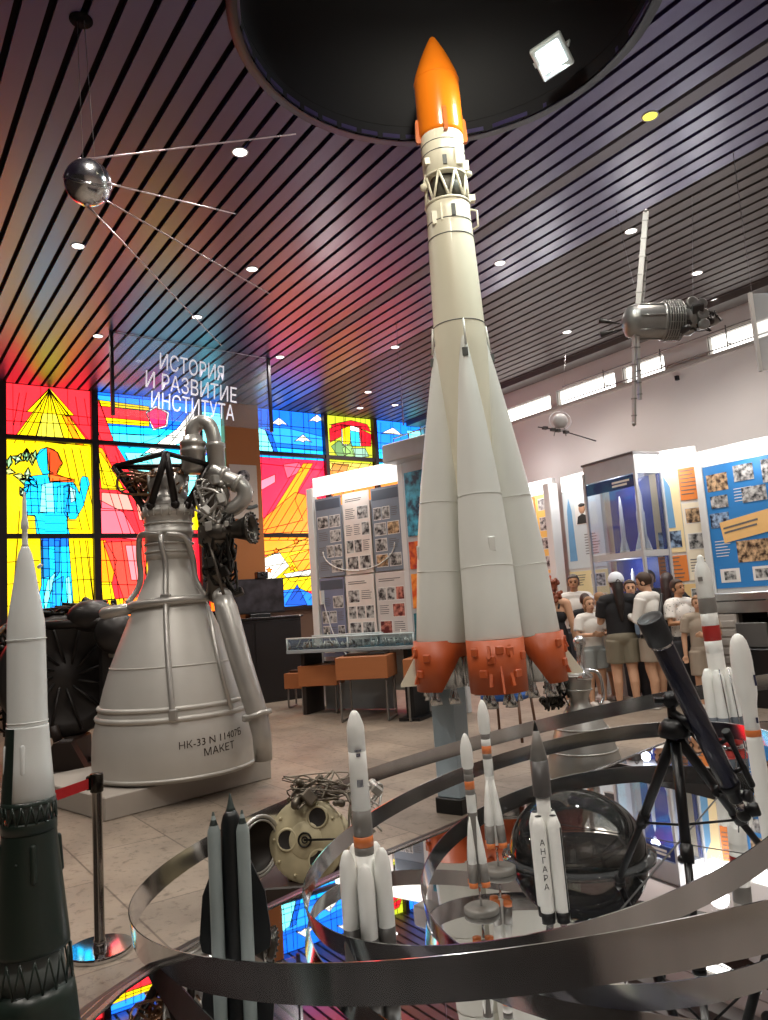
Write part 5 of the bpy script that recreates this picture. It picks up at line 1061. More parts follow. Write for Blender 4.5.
# --- black cabinet and television at the pilaster
p = dep(262, 690, 14.0); o = thing('black_cabinet', 'black cabinet beneath the television, right of the silver engine', 'cabinet', (p.x*.97-.28, 12.68, 0), .0)
zc_ = dep(262, 619, 13.6).z
b = MB(); b.box((0, 0, zc_/2), (1.85, .7, zc_), 0, None, .01); b.build('body', mat('black cabinet lacquer', '120f0f', .4), o); b = MB(); b.box((0, -.02, zc_+.015), (1.9, .76, .03), 0, None, .005); b.build('top_board', mat('black top board', '1a1615', .3), o)
for sx_ in (-.46, .46): b = MB(); b.box((sx_, -.355, zc_/2), (.88, .012, zc_-.12), 0, None, .004); b.build('door', mat('black cabinet lacquer', '120f0f'), o)
tvp = Vector((p.x*.97-.02, 12.68, zc_+.03)); TV = thing('television', 'dark flat television on the black cabinet below the portrait board', 'television', tvp, .0)
b = MB(); b.box((0, 0, .38), (1.05, .05, .62), 0, None, .008); b.build('casing', black, TV); b = MB(); b.box((0, -.027, .385), (1.0, .004, .57), 0); b.build('screen', photo_mat('dim television picture', '0e0c10', '39343c', 3), TV); b = MB(); b.box((0, 0, .035), (.4, .22, .07), 0, None, .01); b.build('stand', black, TV)
b = MB(); b.box((0, 0, .06), (.22, .12, .12), 0, None, .01); b.lathe([(.03, .0), (.03, .02)], 0, 14, Matrix.Translation((0, -.06, .06)) @ Matrix.Rotation(PI/2, 4, 'X')); tag(b.build('camera_box', black, None, loc=(tvp.x+.1, tvp.y, tvp.z+.692)), 'small black box on top of the dark television', 'device')
# portrait board on the pilaster
pa, pb3 = ony(229, 464, YW-.16), ony(259, 519, YW-.16); o = thing('portrait_board', 'pale board with a round portrait and text fixed to the brown pilaster', 'board', ((pa.x+pb3.x)/2, YW-.15, (pa.z+pb3.z)/2))
hw, hh = (pb3.x-pa.x)/2, (pa.z-pb3.z)/2; MP = frame((0, 0, 0), (1, 0, 0), (0, 0, 1), (0, -1, 0))
b = MB(); b.box((0, 0, 0), (2*hw, 2*hh, .02), 0, MP, .004); textlines(b, MP, -.05, .0, .25, 4, .09, 1, .012, .03); b.build('panel', [mat('pale board', 'd6cabd', .5), ink], o)
b = MB(); b.lathe([(.13, .0), (.13, .012), (0, .013)], 0, 28, MP @ Matrix.Translation((.0, hh*.55, .01))); b.build('portrait', ph_g, o); b = MB(); b.tube(curve_pts([MP @ Vector(q) for q in ((-.2, -.38, .015), (-.1, -.28, .015), (.1, -.3, .015), (.25, -.26, .015))]), .035); b.build('drawing', mat('grey print', '5f6a6a', .5), o)
# --- boards along the right wall
def board(label, P0, P1, z0, z1, hdr, fill, name='exhibit_board'):
    ex = Vector((P1.x-P0.x, P1.y-P0.y, 0)); w_ = ex.length; ex.normalize(); en = ex.cross(Vector((0, 0, 1))); M = frame((0, 0, 0), ex, (0, 0, 1), en)
    o = thing(name, label, 'exhibit board', (P0.x, P0.y, 0), 0, 'exhibit boards along the right wall')
    b = MB(); b.box((w_/2, (z1+hdr)/2, -.06), (w_, z1+hdr, .08), 0, M); b.build('backing', white_l, o)
    b = MB(); b.box((w_/2, z1+hdr/2, -.012), (w_-.02, hdr-.03, .03), 0, M); b.build('lit_header', mat('backlit board header', 'fffaf4', .4, emit=1.35), o)
    lamp('header_lamp', 'POINT', 11, o, M @ Vector((w_/2, z1+hdr+.10, .22)), shadow_soft_size=.12); lamp('header_lamp', 'POINT', 6, o, M @ Vector((w_/2, z1+.02, .30)), shadow_soft_size=.12)
    for i, (fx0, fx1, fz0, fz1, colr, kind) in enumerate(fill):
        x0, x1 = w_*fx0, w_*fx1; y0, y1 = z0+(z1-z0)*fz0, z0+(z1-z0)*fz1; b = MB(); b.box(((x0+x1)/2, (y0+y1)/2, -.012), (x1-x0, y1-y0, .012), 0, M); rnd = random.Random(label+str(i)); mats = [mat('poster '+colr, colr, .5, 0, .04, 2), ph_g, ph_b, ink, paper, ph_bl, mat('portrait dark suit', '2a2724', .6), mat('portrait skin', 'b98a6a', .6), mat('poster rocket drawing', '6fa0c8', .5), mat('peach poster strip', 'eebf7c', .5)]
        ww, hh = x1-x0, y1-y0
        if kind == 'portrait':
            cx, cy = x0+ww*.50, y0+hh*.70; s_ = min(ww, hh)*.17
            b.box((cx, cy, -.005), (s_*2.2, s_*2.8, .004), 4, M); b.lathe([(s_*.5, 0), (s_*.4, .006), (0, .007)], 7, 18, M @ Matrix.Translation((cx, cy+s_*.5, -.003)) @ Matrix.Scale(1.25, 4, (0, 1, 0))); b.prism([(cx-s_*.9, cy-s_*1.3), (cx+s_*.9, cy-s_*1.3), (cx+s_*.7, cy-s_*.4), (cx, cy-s_*.1), (cx-s_*.7, cy-s_*.4)], .004, 6, M, -.002); b.lathe([(s_*.52, .0), (s_*.4, .008), (0, .009)], 6, 16, M @ Matrix.Translation((cx, cy+s_*.95, -.003)) @ Matrix.Scale(.5, 4, (0, 1, 0)))
            b.prism([(x0+ww*.06, y0+hh*.1), (x0+ww*.26, y0+hh*.1), (x0+ww*.22, y0+hh*.75), (x0+ww*.16, y0+hh*.92), (x0+ww*.1, y0+hh*.75)], .004, 8, M, -.006); textlines(b, M, x0+ww*.5, y0+hh*.42, ww*.4, 8, .045, 3, -.003, .012, rnd)
        elif kind == 'photos':
            nr = max(2, round(hh/.36)); nc = max(1, round(ww/.34))
            for r in range(nr):
                for c in range(nc):
                    if rnd.random() < .78:
                        cx, cy = x0+ww*(c+.5)/nc, y0+hh*(r+.5)/nr; a_, b_ = ww/nc*.72*(.8+.2*rnd.random()), hh/nr*.66*(.8+.2*rnd.random()); b.box((cx, cy, -.005), (a_+.02, b_+.02, .004), 4, M); b.box((cx, cy, -.003), (a_, b_, .004), rnd.choice((1, 1, 2)), M)
                    else: textlines(b, M, x0+ww*c/nc+.03, y0+hh*(r+.8)/nr, ww/nc*.8, 5, .04, 3, -.004, .012, rnd)
        elif kind == 'text': textlines(b, M, x0+.06*ww, y1-.08*hh, ww*.85, int(hh/.06), .055, 3, -.004, .014, rnd)
        elif kind == 'drawing':
            b.prism([(x0+ww*.3, y0+hh*.3), (x0+ww*.75, y0+hh*.3), (x0+ww*.7, y0+hh*.8), (x0+ww*.5, y0+hh*.95), (x0+ww*.35, y0+hh*.8)], .004, 8, M, -.006); b.box((x0+ww*.5, y0+hh*.16, -.004), (ww*.8, hh*.2, .004), 5, M)
        elif kind == 'blue':
            for (a_, c_, w2, h2, mi) in ((.14, .86, .22, .14, 2), (.42, .90, .2, .13, 1), (.72, .88, .24, .18, 1), (.14, .70, .18, .10, 1), (.5, .72, .24, .12, 1), (.8, .72, .24, .14, 1), (.12, .55, .2, .12, 5), (.46, .28, .40, .17, 2), (.86, .22, .22, .12, 1), (.16, .10, .2, .11, 4), (.5, .10, .22, .11, 4), (.9, .08, .16, .12, 2), (.16, .10, .12, .07, 1), (.5, .10, .17, .07, 1)):
                b.box((x0+ww*a_, y0+hh*c_, -.005+(.003 if mi == 1 else 0)), (ww*w2, hh*h2, .004), mi, M)
            Mt = M @ Matrix.Translation((x0+ww*.60, y0+hh*.50, 0)) @ Matrix.Rotation(.14, 4, 'Z'); b.box((0, 0, -.002), (ww*.95, hh*.17, .006), 9, Mt); b.box((ww*.18, .0, .002), (ww*.22, hh*.13, .004), 2, Mt); textlines(b, Mt, -ww*.45, hh*.03, ww*.45, 2, .06, 3, .002, .025, rnd); textlines(b, M, x0+ww*.3, y0+hh*.78, ww*.2, 5, .04, 4, -.004, .010, rnd); textlines(b, M, x0+ww*.04, y0+hh*.38, ww*.18, 6, .04, 4, -.004, .010, rnd); textlines(b, M, x0+ww*.7, y0+hh*.36, ww*.24, 6, .04, 4, -.004, .010, rnd)
        b.build('poster', mats, o)
    return o, M
XB = 9.85
A0, A1 = onx(520, 487, XB+.15), onx(551, 480, XB+.15)
board('ochre and rust board with small printed portraits, nearest the tall rocket', A0, A1, .9, 3.28, .26, ((0, .42, .0, 1, 'c98a4a', 'text'), (.44, 1, .42, 1, 'f0c468', 'photos'), (.44, 1, 0, .40, 'b5532a', 'photos')))
B0, B1 = onx(560, 478, XB), onx(597, 470, XB)
board('cream board with a large portrait of a man, left of the glass tower', B0, B1, .9, 3.20, .28, ((0, 1, .44, 1, 'cfd6d8', 'portrait'), (0, 1, .0, .42, 'e8d7a4', 'photos')))
Q0, Q1 = dep(649, 480, 11.1), dep(699, 480, 10.75)
board('peach and orange board with small photographs between the glass tower and the blue board', Q0, Q1, .9, 3.16, .30, ((0, .58, .48, 1, 'f2d9a8', 'drawing'), (0, .58, .30, .46, 'e8853c', 'text'), (.60, 1, .80, 1, 'e8853c', 'text'), (.60, 1, .3, .78, 'f4e6cc', 'photos'), (0, 1, 0, .28, 'eec98c', 'photos')))
D0, D1 = onx(700, 452, XB-.25), onx(800, 430, XB-.25)
board('big bright blue board covered with photographs and a slanting peach strip', D0, D1, 1.44, 3.10, .24, ((0, 1, 0, 1, '2f80c4', 'blue'),))
b = MB(); b.box((0, 0, 1.67), (.11, .11, 3.34), 0, None, .01); p = dep(706, 520, 10.55); tag(b.build('partition_post', white_l, None, loc=(p.x, p.y, 0)), 'white square post between the peach board and the blue board', 'post')
b = MB(); b.box((0, 0, 1.69), (.22, .14, 3.38), 0, None, .01); p = dep(554, 530, 12.9); tag(b.build('partition_post', white_l, None, loc=(p.x, p.y, 0)), 'white square post between the ochre board and the portrait board', 'post')
# glass tower with rockets
tl, tr, tb_ = dep(586, 500, 11.7), dep(638, 500, 10.75), dep(655, 500, 11.3)
GT = thing('glass_tower', 'tall glass display tower with a deep blue back holding white rockets on two levels', 'display case', ((tl.x+tb_.x)/2, (tl.y+tb_.y)/2, 0))
ex = Vector((tr.x-tl.x, tr.y-tl.y, 0)); wt = ex.length; ex.normalize(); en = ex.cross(Vector((0, 0, 1))); dpt = .50
O_ = Vector((tl.x, tl.y, 0))-GT.location; MT = frame(O_, ex, (0, 0, 1), en)
grm = mat('pale grey case frame', 'bdbcbd', .4); navy_b = mat('deep blue case back', '26408f', .5, 0, .12, 1.5)
b = MB(); b.box((wt/2, 3.28, -dpt/2), (wt, .28, dpt), 0, MT); b.box((wt/2, 3.43, -dpt/2), (wt+.04, .03, dpt+.04), 1, MT); b.box((wt/2, 2.0, -dpt/2), (wt, .09, dpt), 0, MT); b.box((wt/2, .4, -dpt/2), (wt, .8, dpt), 0, MT)
for x_ in (0, wt):
    for z_ in (0, -dpt): b.box((x_, 2.0, z_), (.04, 2.6, .04), 0, MT)
b.build('frame', [grm, mat('dark case lid', '55504e', .5)], GT)
b = MB(); b.box((wt/2, 2.0, -dpt+.03), (wt-.04, 2.5, .02), 0, MT); b.box((wt*.5, 3.04, -.01), (wt*.96, .17, .01), 1, MT); textlines(b, MT, wt*.55, 3.06, wt*.35, 2, .05, 2, 0, .03); lamp('case_lamp', 'POINT', 5, GT, MT @ Vector((wt/2, 3.02, -dpt*.3)), shadow_soft_size=.06); lamp('case_lamp', 'POINT', 5, GT, MT @ Vector((wt/2, 1.84, -dpt*.3)), shadow_soft_size=.06); b.build('blue_back', [navy_b, mat('blue title strip', '1c2f78', .5), paper], GT)
b = MB(); b.box((wt/2, 2.62, -.004), (wt-.04, 1.1, .006), 0, MT); b.box((wt/2, 1.38, -.004), (wt-.04, 1.15, .006), 0, MT); b.box((wt-.004, 2.62, -dpt/2), (.006, 1.1, dpt-.04), 0, MT); b.box((wt-.004, 1.38, -dpt/2), (.006, 1.15, dpt-.04), 0, MT); b.build('glazing', glassy('tower glass', 'eef2fa', .03, ior=1.18), GT)
def case_rocket(label, x, z, h_, r, shelf):
    p = GT.location+MT @ Vector((x, z, -dpt*.5)); o = thing('case_rocket', label, 'model rocket', p, FACE, 'white rockets inside the glass tower'); b = MB(); b.lathe([(r*1.0, .02), (r, h_*.55), (r*.8, h_*.6), (r*.75, h_*.8), (r*.4, h_*.94), (0, h_)], 0, 20); b.build('body', mw, o)
    for k in range(4): f_ = MB(); f_.prism([(r*.8, .0), (r*2.6, .0), (r*2.2, h_*.08), (r*.9, h_*.28)], .012, 0, Matrix.Rotation(k*PI/2+.4, 4, 'Z') @ Matrix(((1, 0, 0, 0), (0, 0, 1, -.006), (0, 1, 0, 0), (0, 0, 0, 1)))); f_.build('fin', mw, o)
case_rocket('slender white rocket on the upper shelf of the glass tower, left one', wt*.42, 2.045, .86, .035, 0); case_rocket('larger white finned rocket on the upper shelf of the glass tower, right one', wt*.78, 2.045, 1.0, .06, 0); case_rocket('white rocket on the lower shelf of the glass tower', wt*.52, .80, 1.02, .05, 1)
# silver desk, white brick-like cabinet, black set under the blue board
p0, p1 = dep(700, 596, 10.2), dep(800, 594, 9.0); ex = Vector((p1.x-p0.x, p1.y-p0.y, 0)); wl = ex.length; a_ = math.atan2(ex.y, ex.x); mid = (p0+p1)/2
o = thing('metal_counter', 'long silver metal counter under the blue photograph board', 'counter', (mid.x, mid.y, 0), a_)
b = MB(); b.box((0, .2, p0.z-.03), (wl, .7, .10), 0, None, .01); b.box((0, -.14, p0.z-.16), (wl, .03, .14), 0); b.build('counter_top', mat('ribbed silver metal', 'a5a7a6', .28, .85, .2, 8), o)
for x_ in (-wl*.05, wl*.45): b = MB(); b.box((x_, .2, (p0.z-.08)/2), (.08, .6, p0.z-.08), 0); b.build('leg', mat('dark table leg', '241d1a'), o)
p = dep(731, 660, 9.9); o = thing('grey_cabinet', 'pale grey louvred cabinet standing under the silver counter', 'cabinet', (p.x, p.y, 0), a_); zc_ = 1.12
b = MB(); b.box((0, 0, zc_/2), (.66, .5, zc_), 0, None, .01); b.build('body', mat('pale grey cabinet', 'b3aca6', .5), o); b = MB()
for k in range(9): b.box((0, -.255, .1+k*.112), (.60, .02, .085), 0, None, .006)
b.build('louvres', mat('pale grey cabinet', 'b3aca6'), o)
p = dep(772, 660, 9.2); o = thing('black_workstation', 'black shelf unit with a screen at the right edge under the counter', 'shelf unit', (p.x, p.y, 0), a_)
b = MB(); b.box((0, .1, .35), (.9, .5, .7), 0, None, .01); b.box((0, .32, .8), (.9, .06, .5), 0); b.build('body', black, o); b = MB(); b.box((-.18, -.05, .86), (.42, .04, .30), 0, None, .008); b.box((-.18, 0, .72), (.08, .06, .1), 0); b.build('screen', mat('grey monitor back', '5d5b5a', .4), o)
b = MB(); b.box((0, 0, .30), (.05, .05, .07), 0); p = onx(677, 378, XW-.05); tag(b.build('wall_camera', black, None, loc=(p.x, p.y, p.z-.3)), 'tiny black security camera under the clerestory window', 'camera')
# ================================================================ PEOPLE
skin = mat('skin tone', 'c79a7c', .55, 0, .06, 8); skin2 = mat('tanned skin tone', 'b5835f', .55, 0, .06, 8)
def remeshed(mb, name, m, parent, vox, sm=3, loc=None, rz=None):
    o = mb.build(name, m, parent)
    r = o.modifiers.new('r', 'REMESH'); r.mode = 'VOXEL'; r.voxel_size = vox; r.use_smooth_shade = True
    s = o.modifiers.new('s', 'SMOOTH'); s.factor = .5; s.iterations = sm
    bpy.context.view_layer.update(); dg = bpy.context.evaluated_depsgraph_get(); me = bpy.data.meshes.new_from_object(o.evaluated_get(dg)); o.modifiers.clear(); old = o.data; o.data = me; me.name = name; bpy.data.meshes.remove(old)
    if not me.materials: me.materials.append(m)
    me.polygons.foreach_set('use_smooth', [True]*len(me.polygons))
    return o
ARMS = {  # elbow, wrist, fingertip direction per side (units of body height, x outward for the side)
 'down': ((.145, .0, .635), (.15, -.03, .49), (0, -.15, -1)), 'folded': ((.150, -.03, .655), (.02, -.125, .655), (-1, -.15, .1)), 'front': ((.14, -.03, .645), (.07, -.15, .70), (-.4, -.8, .4)), 'phone': ((.14, -.04, .645), (.06, -.13, .775), (-.3, -.4, .8)), 'hip': ((.20, .02, .66), (.10, -.02, .56), (-.6, -.2, -.6))}
def person(label, px, pyf, d, Ht, face, arms=('down', 'down'), top='tee', topm=None, bottom='shorts', botm=None, hair='short', hairm=None, sk=None, head=(0, 0), shoem=None, extra=None, stride=.0, wide=1.0):
    p = dep(px, pyf, d); sk = sk or skin
    S_ = Ht
    def q(x, y, z): return Vector((x*S_, y*S_, z*S_))
    b = MB(); el = lambda c, r: b.sph(q(*c), tuple(a*S_ for a in r), 0, 20, 14); tb_ = lambda P, R_: b.tube([q(*a) for a in P], [r*S_ for r in R_], 0, 12, None, True)
    el((0, .005, .525), (.092*wide, .066, .07)); el((0, .0, .61), (.078*wide, .055, .09)); el((0, .0, .72), (.098*wide, .063, .105)); tb_([(-.10, 0, .806), (0, .005, .815), (.10, 0, .806)], [.036, .045, .036]); tb_([(0, .008, .80), (0, .0, .88)], [.036, .030])
    Hd = Matrix.Translation(q(0, 0, .875)) @ Euler((head[0], 0, head[1])).to_matrix().to_4x4()
    def hq(x, y, z): return Hd @ (Vector((x, y, z))*S_)
    def hel(c, r, bb=None):
        m2 = MB(); m2.sph((0, 0, 0), tuple(a*S_ for a in r), 0, 20, 14); (bb or b).add([Hd @ (Vector(c)*S_+v) for v in m2.v], m2.f, 0, True)
    hel((0, .004, .063), (.046, .056, .058)); hel((0, -.016, .030), (.036, .042, .040)); hel((0, -.058, .045), (.008, .012, .014)); hel((0, -.053, .022), (.014, .008, .004))
    for sg in (-1, 1): hel((sg*.047, .004, .046), (.006, .012, .018))
    for sg in (-1, 1):
        st = sg*stride
        tb_([(sg*.048, 0, .50), (sg*.055, -.008-st*.3, .29), (sg*.056, .012-st*.4, .20), (sg*.058, .005-st*.5, .05)], [.062, .040, .036, .022]); el((sg*.060, -.035-st*.5, .022), (.026, .068, .022))
        e, w_, fd = ARMS[arms[0 if sg < 0 else 1]]; e = Vector((sg*e[0], e[1], e[2])); w_ = Vector((sg*w_[0], w_[1], w_[2])); fd = Vector((sg*fd[0], fd[1], fd[2])).normalized()
        tb_([(sg*.112, 0, .80), tuple(e), tuple(w_)], [.034, .026, .017])
        sd = fd.cross(Vector((0, 1, .2))).normalized(); pc = w_+fd*.028; el(tuple(pc), (.020, .016, .026))
        for k, ln in enumerate((.036, .041, .039, .030)):
            a = pc+sd*(k-1.5)*.0115+fd*.014; m1 = a+fd*ln*.55; m2 = m1+(fd+Vector((0, -.35, -.25))).normalized()*ln*.45; b.tube([q(*a), q(*m1), q(*m2)], [.0058*S_, .0052*S_, .0045*S_], 0, 8, None, True)
        a = pc-sd*.016-fd*.006; b.tube([q(*a), q(*(a-sd*.012+fd*.014)), q(*(a-sd*.014+fd*.030))], [.0068*S_, .006*S_, .005*S_], 0, 8, None, True)
    body = remeshed(b, 'person', sk, None, .0075); body.location = (p.x, p.y, 0); body.rotation_euler = (0, 0, FACE+face); tag(body, label, 'person', 'visitors by the exhibit boards')
    # face
    for sg in (-1, 1):
        f_ = MB(); f_.sph((0, 0, 0), .0062*S_, 0, 10, 6); f_.v = [hq(sg*.017, -.048, .058)+v for v in f_.v]; f_.build('eye', mat('dark eyes', '2a1c16', .2), body)
        f_ = MB(); f_.tube([hq(sg*.008, -.053, .070), hq(sg*.018, -.052, .073), hq(sg*.027, -.045, .069)], .0028*S_, 0, 6); f_.build('eyebrow', hairm or mat('brown hair', '3a2619', .6), body)
    f_ = MB(); f_.tube([hq(-.014, -.056, .020), hq(0, -.061, .019), hq(.014, -.056, .020)], .0032*S_, 0, 6, None, True); f_.build('mouth', mat('lips', '9a5a50', .5), body)
    # clothes
    def torso(mb, g, zlo):
        for c, r in (((0, .0, .61), (.078*wide+g, .055+g, .095)), ((0, .0, .72), (.098*wide+g, .063+g, .105))): mb.sph(q(*c), tuple(a*S_ for a in r), 0, 20, 14)
        mb.tube([q(-.10, 0, .806), q(0, .005, .812), q(.10, 0, .806)], [(.036+g)*S_, (.043+g)*S_, (.036+g)*S_], 0, 12, None, True)
        mb.lathe([((.088*wide+g)*S_, zlo*S_), ((.088*wide+g)*S_, .64*S_), ((.09*wide+g)*S_, .72*S_)], 0, 24, Matrix.Scale(.70, 4, (0, 1, 0)))
    if top:
        c = MB(); g = .010
        if top in ('tee', 'long'):
            torso(c, g, .50)
            for sg in (-1, 1):
                e, w_, fd = ARMS[arms[0 if sg < 0 else 1]]; e = Vector((sg*e[0], e[1], e[2])); w_ = Vector((sg*w_[0], w_[1], w_[2])); s0 = Vector((sg*.112, 0, .80))
                P = [s0, s0.lerp(e, .75)] if top == 'tee' else [s0, e, e.lerp(w_, .9)]; c.tube([q(*a) for a in P], [(.034+g+.004)*S_, (.031+g+.004)*S_, (.021+g)*S_][:len(P)], 0, 12, None, False)
        elif top == 'dress':
            torso(c, g, .50); c.v = [v for v in c.v]; c.lathe([(.13*S_, .27*S_), (.115*S_, .42*S_), (.105*S_, .53*S_), (.09*S_, .62*S_)], 0, 28, Matrix.Scale(.72, 4, (0, 1, 0)))
        elif top == 'strap':
            for cc, r in (((0, .0, .61), (.078+g, .055+g, .095)), ((0, .0, .70), (.098+g, .063+g, .075))): c.sph(q(*cc), tuple(a*S_ for a in r), 0, 20, 14)
            c.lathe([(.12*S_, .20*S_), (.115*S_, .42*S_), (.108*S_, .53*S_), (.09*S_, .62*S_)], 0, 28, Matrix.Scale(.72, 4, (0, 1, 0)))
            for sg in (-1, 1): c.tube([q(sg*.06, -.055, .76), q(sg*.065, -.01, .852), q(sg*.06, .06, .76)], .010*S_, 0, 8)
        remeshed(c, {'tee': 'shirt', 'long': 'shirt', 'dress': 'dress', 'strap': 'dress'}[top], topm, body, .010, 4)
    if bottom:
        c = MB(); g = .014; zl = {'shorts': .34, 'pants': .05, 'mid': .30}[bottom]; c.sph(q(0, .005, .525), ((.092*wide+g)*S_, (.066+g)*S_, .075*S_), 0, 20, 14)
        for sg in (-1, 1):
            st = sg*stride; kz = (.50-zl)/.45; c.tube([q(sg*.048, 0, .51), q(sg*.056, -.008-st*.5*kz, zl)], [(.064+g)*S_, ((.054 if bottom != 'pants' else .036)+g)*S_], 0, 14)
        remeshed(c, 'shorts' if bottom != 'pants' else 'trousers', botm, body, .010, 3)
    for sg in (-1, 1):
        c = MB(); st = sg*stride; c.sph(q(sg*.060, -.036-st*.5, .026), (.031*S_, .075*S_, .026*S_), 0, 16, 10); c.box(q(sg*.060, -.036-st*.5, .008), (.056*S_, .14*S_, .014*S_), 0, None, .01); c.build('shoe', shoem or mat('white sneakers', 'd2ccc6', .6), body)
    hm = hairm or mat('brown hair', '3a2619', .6, 0, .2, 30)
    c = MB(); m2 = MB(); m2.sph((0, 0, 0), (1, 1, 1), 0, 24, 18); vs = []
    for v in m2.v:
        w_ = Vector((v.x*.052, v.y*.061+.007, v.z*.062+.070)); 
        if w_.y < -.022 and w_.z < .100: w_ = Vector((w_.x*.82, -.020+(w_.y+.022)*.12, max(w_.z, .098) if w_.z > .07 else w_.z))
        if w_.z < .02: w_.z = .02
        vs.append(Hd @ (w_*S_))
    c.add(vs, m2.f, 0, True)
    if hair == 'long': c.tube([hq(0, .035, .07), hq(0, .058, .0), q(0, .078, .77), q(.0, .075, .66)], [.044*S_, .040*S_, .032*S_, .012*S_], 0, 14, None, True)
    if hair == 'ponytail': c.tube([hq(0, .055, .09), hq(0, .085, .07), hq(0, .088, .0), hq(0, .075, -.05)], [.016*S_, .024*S_, .020*S_, .006*S_], 0, 12, None, True)
    if hair == 'curly':
        rnd = random.Random(3)
        for i in range(46): a = rnd.uniform(-.2, PI+.2); z = rnd.uniform(-.09, .12); w_ = .05+.012*rnd.random()+(.014 if z < .03 else 0); c.sph(hq(w_*math.cos(a), .006+w_*math.sin(a), z), .017*S_, 0, 8, 6)
    remeshed(c, 'hair', hm, body, .009, 2) if hair != 'short' else c.build('hair', hm, body)
    if extra: extra(body, q, hq, S_)
    return body
w_tee = mat('white cotton', 'dedad4', .8, 0, .05, 10, .2); b_tee = mat('black cotton', '17161a', .8, 0, .1, 10); khaki = mat('khaki cotton', '7b7362', .8, 0, .08, 10); greyc = mat('grey cotton', '8e9290', .8, 0, .08, 10); beige = mat('beige cotton', '9d8f80', .8, 0, .1, 10); darkp = mat('charcoal cotton', '34343a', .8, 0, .1, 10); red_h = mat('auburn hair', '7c3a1d', .55, 0, .25, 30); blond = mat('light brown hair', '8a6544', .6, 0, .2, 30); greyh = mat('greying hair', '5e5650', .6, 0, .2, 30); blackh = mat('near black hair', '1c1412', .5, 0, .2, 30); bluec = mat('pale blue cotton', '8fa5bd', .8)
def patt():
    m = mat('white cotton with dark sprigs', 'e6e0da', .8); nt = m.node_tree; vo = nt.nodes.new('ShaderNodeTexVoronoi'); vo.inputs['Scale'].default_value = 22; r = nt.nodes.new('ShaderNodeValToRGB'); r.color_ramp.elements[0].position = .17; r.color_ramp.elements[0].color = (.04, .04, .05, 1); r.color_ramp.elements[1].position = .22; r.color_ramp.elements[1].color = lin('e6e0da')
    tc = nt.nodes.new('ShaderNodeTexCoord'); mp = nt.nodes.new('ShaderNodeMapping'); mp.inputs['Scale'].default_value = (1, 1, 2); nt.links.new(tc.outputs['Object'], mp.inputs[0]); nt.links.new(mp.outputs[0], vo.inputs['Vector']); nt.links.new(vo.outputs['Distance'], r.inputs[0]); nt.links.new(r.outputs[0], nt.nodes['Principled BSDF'].inputs['Base Color']); return m
def cap(body, q, hq, S_):
    c = MB(); m2 = MB(); m2.sph((0, 0, 0), (1, 1, 1), 0, 24, 16); c.add([hq(v.x*.060, v.y*.074+.008, max(v.z, -.25)*.066+.080) for v in m2.v], m2.f, 0, True); c.build('cap', mat('white cap cotton', 'd6dbe4', .7), body)
    c = MB(); c.add([hq(x*.045, -.058-(.055*math.sqrt(max(0, 1-x*x))) if k else -.05, .074-.004*k+dz) for dz in (0, .006) for k in (0, 1) for x in [i/6-1 for i in range(13)]], [(i, i+1, 13+i+1, 13+i) for i in range(12)]+[(26+i, 26+13+i, 26+13+i+1, 26+i+1) for i in range(12)]+[(13+i, 13+i+1, 39+i+1, 39+i) for i in range(12)], 0, False); c.build('cap_peak', mat('white cap cotton', 'd6dbe4'), body)
    c = MB(); c.add([hq(v[0], v[1], v[2]) for v in [(x*.02, .0835, .066+.022*(1-x*x)) for x in (-1, -.6, 0, .6, 1)]+[(x*.012, .085, .067+.012*(1-x*x)) for x in (-1, -.6, 0, .6, 1)]], [(i, i+1, 6+i, 5+i) for i in range(4)], 0, False); c.build('cap_opening', mat('dark cap opening', '3a3340', .7), body)
def strap(body, q, hq, S_):
    c = MB(); c.tube(curve_pts([q(-.07, .075, .83), q(-.02, .088, .76), q(.05, .092, .66), q(.125, .06, .56), q(.12, -.02, .53)], 6), .013*S_, 0, 8); c.build('bag_strap', black, body)
def hold(body, q, hq, S_):
    c = MB(); c.sph(q(.02, -.155, .655), (.085*S_, .03*S_, .065*S_), 0, 18, 12); c.build('held_bag', darkp, body)
person('woman with long auburn curls in a black strap dress, beside the tall rocket', 562, 700, 10.6, 1.73, PI-.5, ('down', 'front'), 'strap', b_tee, None, None, 'curly', red_h)
person('grey-haired man in a white shirt behind the auburn-haired woman', 584, 690, 11.6, 1.80, -.3, ('front', 'down'), 'tee', w_tee, 'pants', darkp, 'short', greyh, skin2)
person('girl in a white T-shirt and grey shorts with folded arms, looking towards the viewer', 599, 702, 10.2, 1.45, .15, ('folded', 'folded'), 'tee', w_tee, 'shorts', greyc, 'ponytail', blond, shoem=mat('white sneakers', 'd2ccc6', .6))
person('child with a dark ponytail in a black top behind the girl with folded arms', 594, 690, 11.0, 1.50, PI-.2, ('front', 'front'), 'tee', b_tee, 'shorts', bluec, 'ponytail', mat('brown hair', '3a2619', .6, 0, .2, 30))
person('child in a long beige dress left of the woman in the white cap', 609, 695, 10.7, 1.50, PI+.4, ('front', 'front'), 'dress', beige, None, None, 'short', blond)
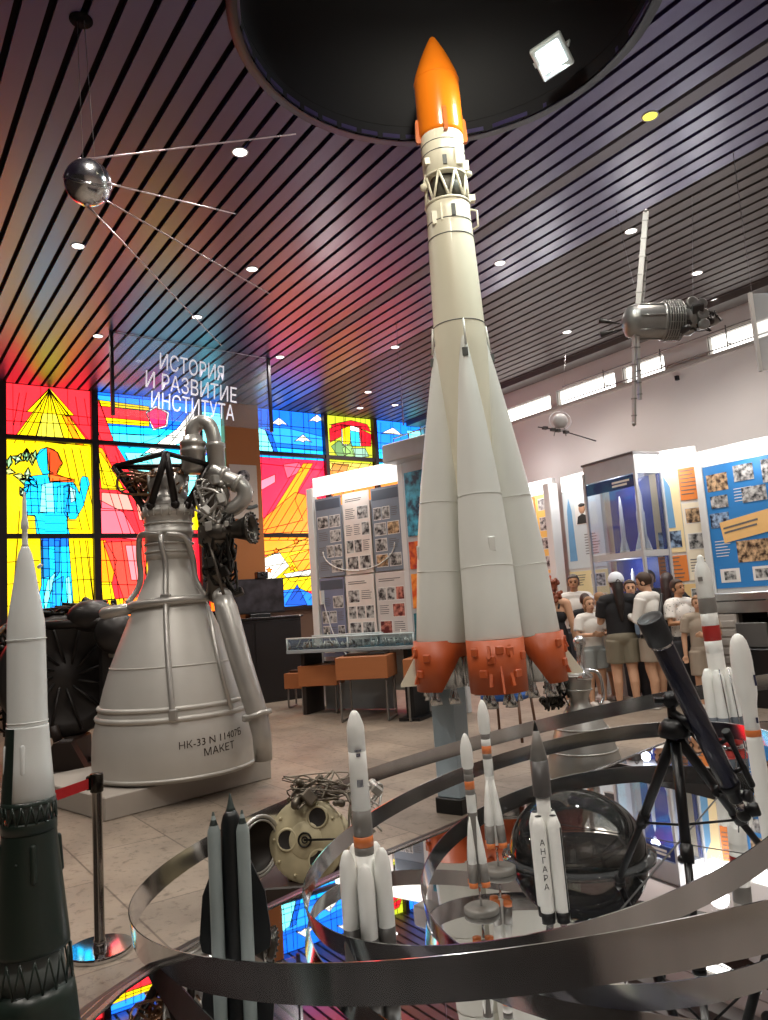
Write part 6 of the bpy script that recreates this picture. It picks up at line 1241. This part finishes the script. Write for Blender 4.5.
person('woman in a white cap, black top and khaki shorts seen from behind', 629, 707, 9.8, 1.72, PI-.1, ('front', 'front'), 'tee', b_tee, 'shorts', khaki, 'long', blackh, extra=cap, stride=.05, wide=1.08)
person('dark-haired visitor in a white top with a black bag strap, looking down', 660, 707, 9.7, 1.72, PI+.75, ('front', 'front'), 'long', w_tee, 'shorts', beige, 'short', mat('brown hair', '3a2619'), head=(.35, .2), extra=strap, wide=1.1)
person('person in a pale blue shirt between the white cap and the white top', 641, 690, 10.35, 1.64, -.2, ('front', 'front'), 'tee', bluec, 'pants', darkp, 'short', mat('brown hair', '3a2619'))
person('woman with brown hair in black behind the visitor with the bag strap', 661, 690, 10.62, 1.76, -.4, ('front', 'front'), 'tee', b_tee, 'pants', darkp, 'short', mat('brown hair', '3a2619'))
person('woman with long dark hair in a black top left of the boy', 680, 695, 10.15, 1.70, PI-.6, ('front', 'front'), 'tee', b_tee, 'pants', darkp, 'long', mat('dark chestnut hair', '2c1814', .5, 0, .2, 30))
person('boy in a white patterned T-shirt and dark trousers, holding a dark bag', 691, 705, 9.7, 1.60, .45, ('folded', 'folded'), 'tee', patt(), 'pants', darkp, 'short', mat('brown hair', '3a2619'), skin2, extra=hold)
person('small fair child in a beige top beside the boy in the patterned T-shirt', 709, 700, 9.32, 1.38, -.3, ('down', 'folded'), 'tee', beige, 'mid', beige, 'short', blond)

# ================================================================ WORLD, EXPOSURE
wd = bpy.data.worlds.new('ambient fill'); scene.world = wd; wd.use_nodes = True; bg = wd.node_tree.nodes['Background']; bg.inputs[0].default_value = (.92, .95, 1.0, 1); bg.inputs[1].default_value = .10  # weak even background light, added as fill
vs_ = scene.view_settings; vs_.view_transform = 'Standard'; vs_.look = 'None'; vs_.exposure = 0.12; vs_.gamma = 1.0; vs_.use_curve_mapping = False
scene.cycles.max_bounces = 8; scene.cycles.transparent_max_bounces = 16; scene.cycles.use_denoising = True
scene.cycles.sample_clamp_indirect = 4.0
for o in list(bpy.data.objects):
    if o.type == 'LIGHT': o['kind'] = 'helper' if o.parent is None else o.get('kind', 'helper')
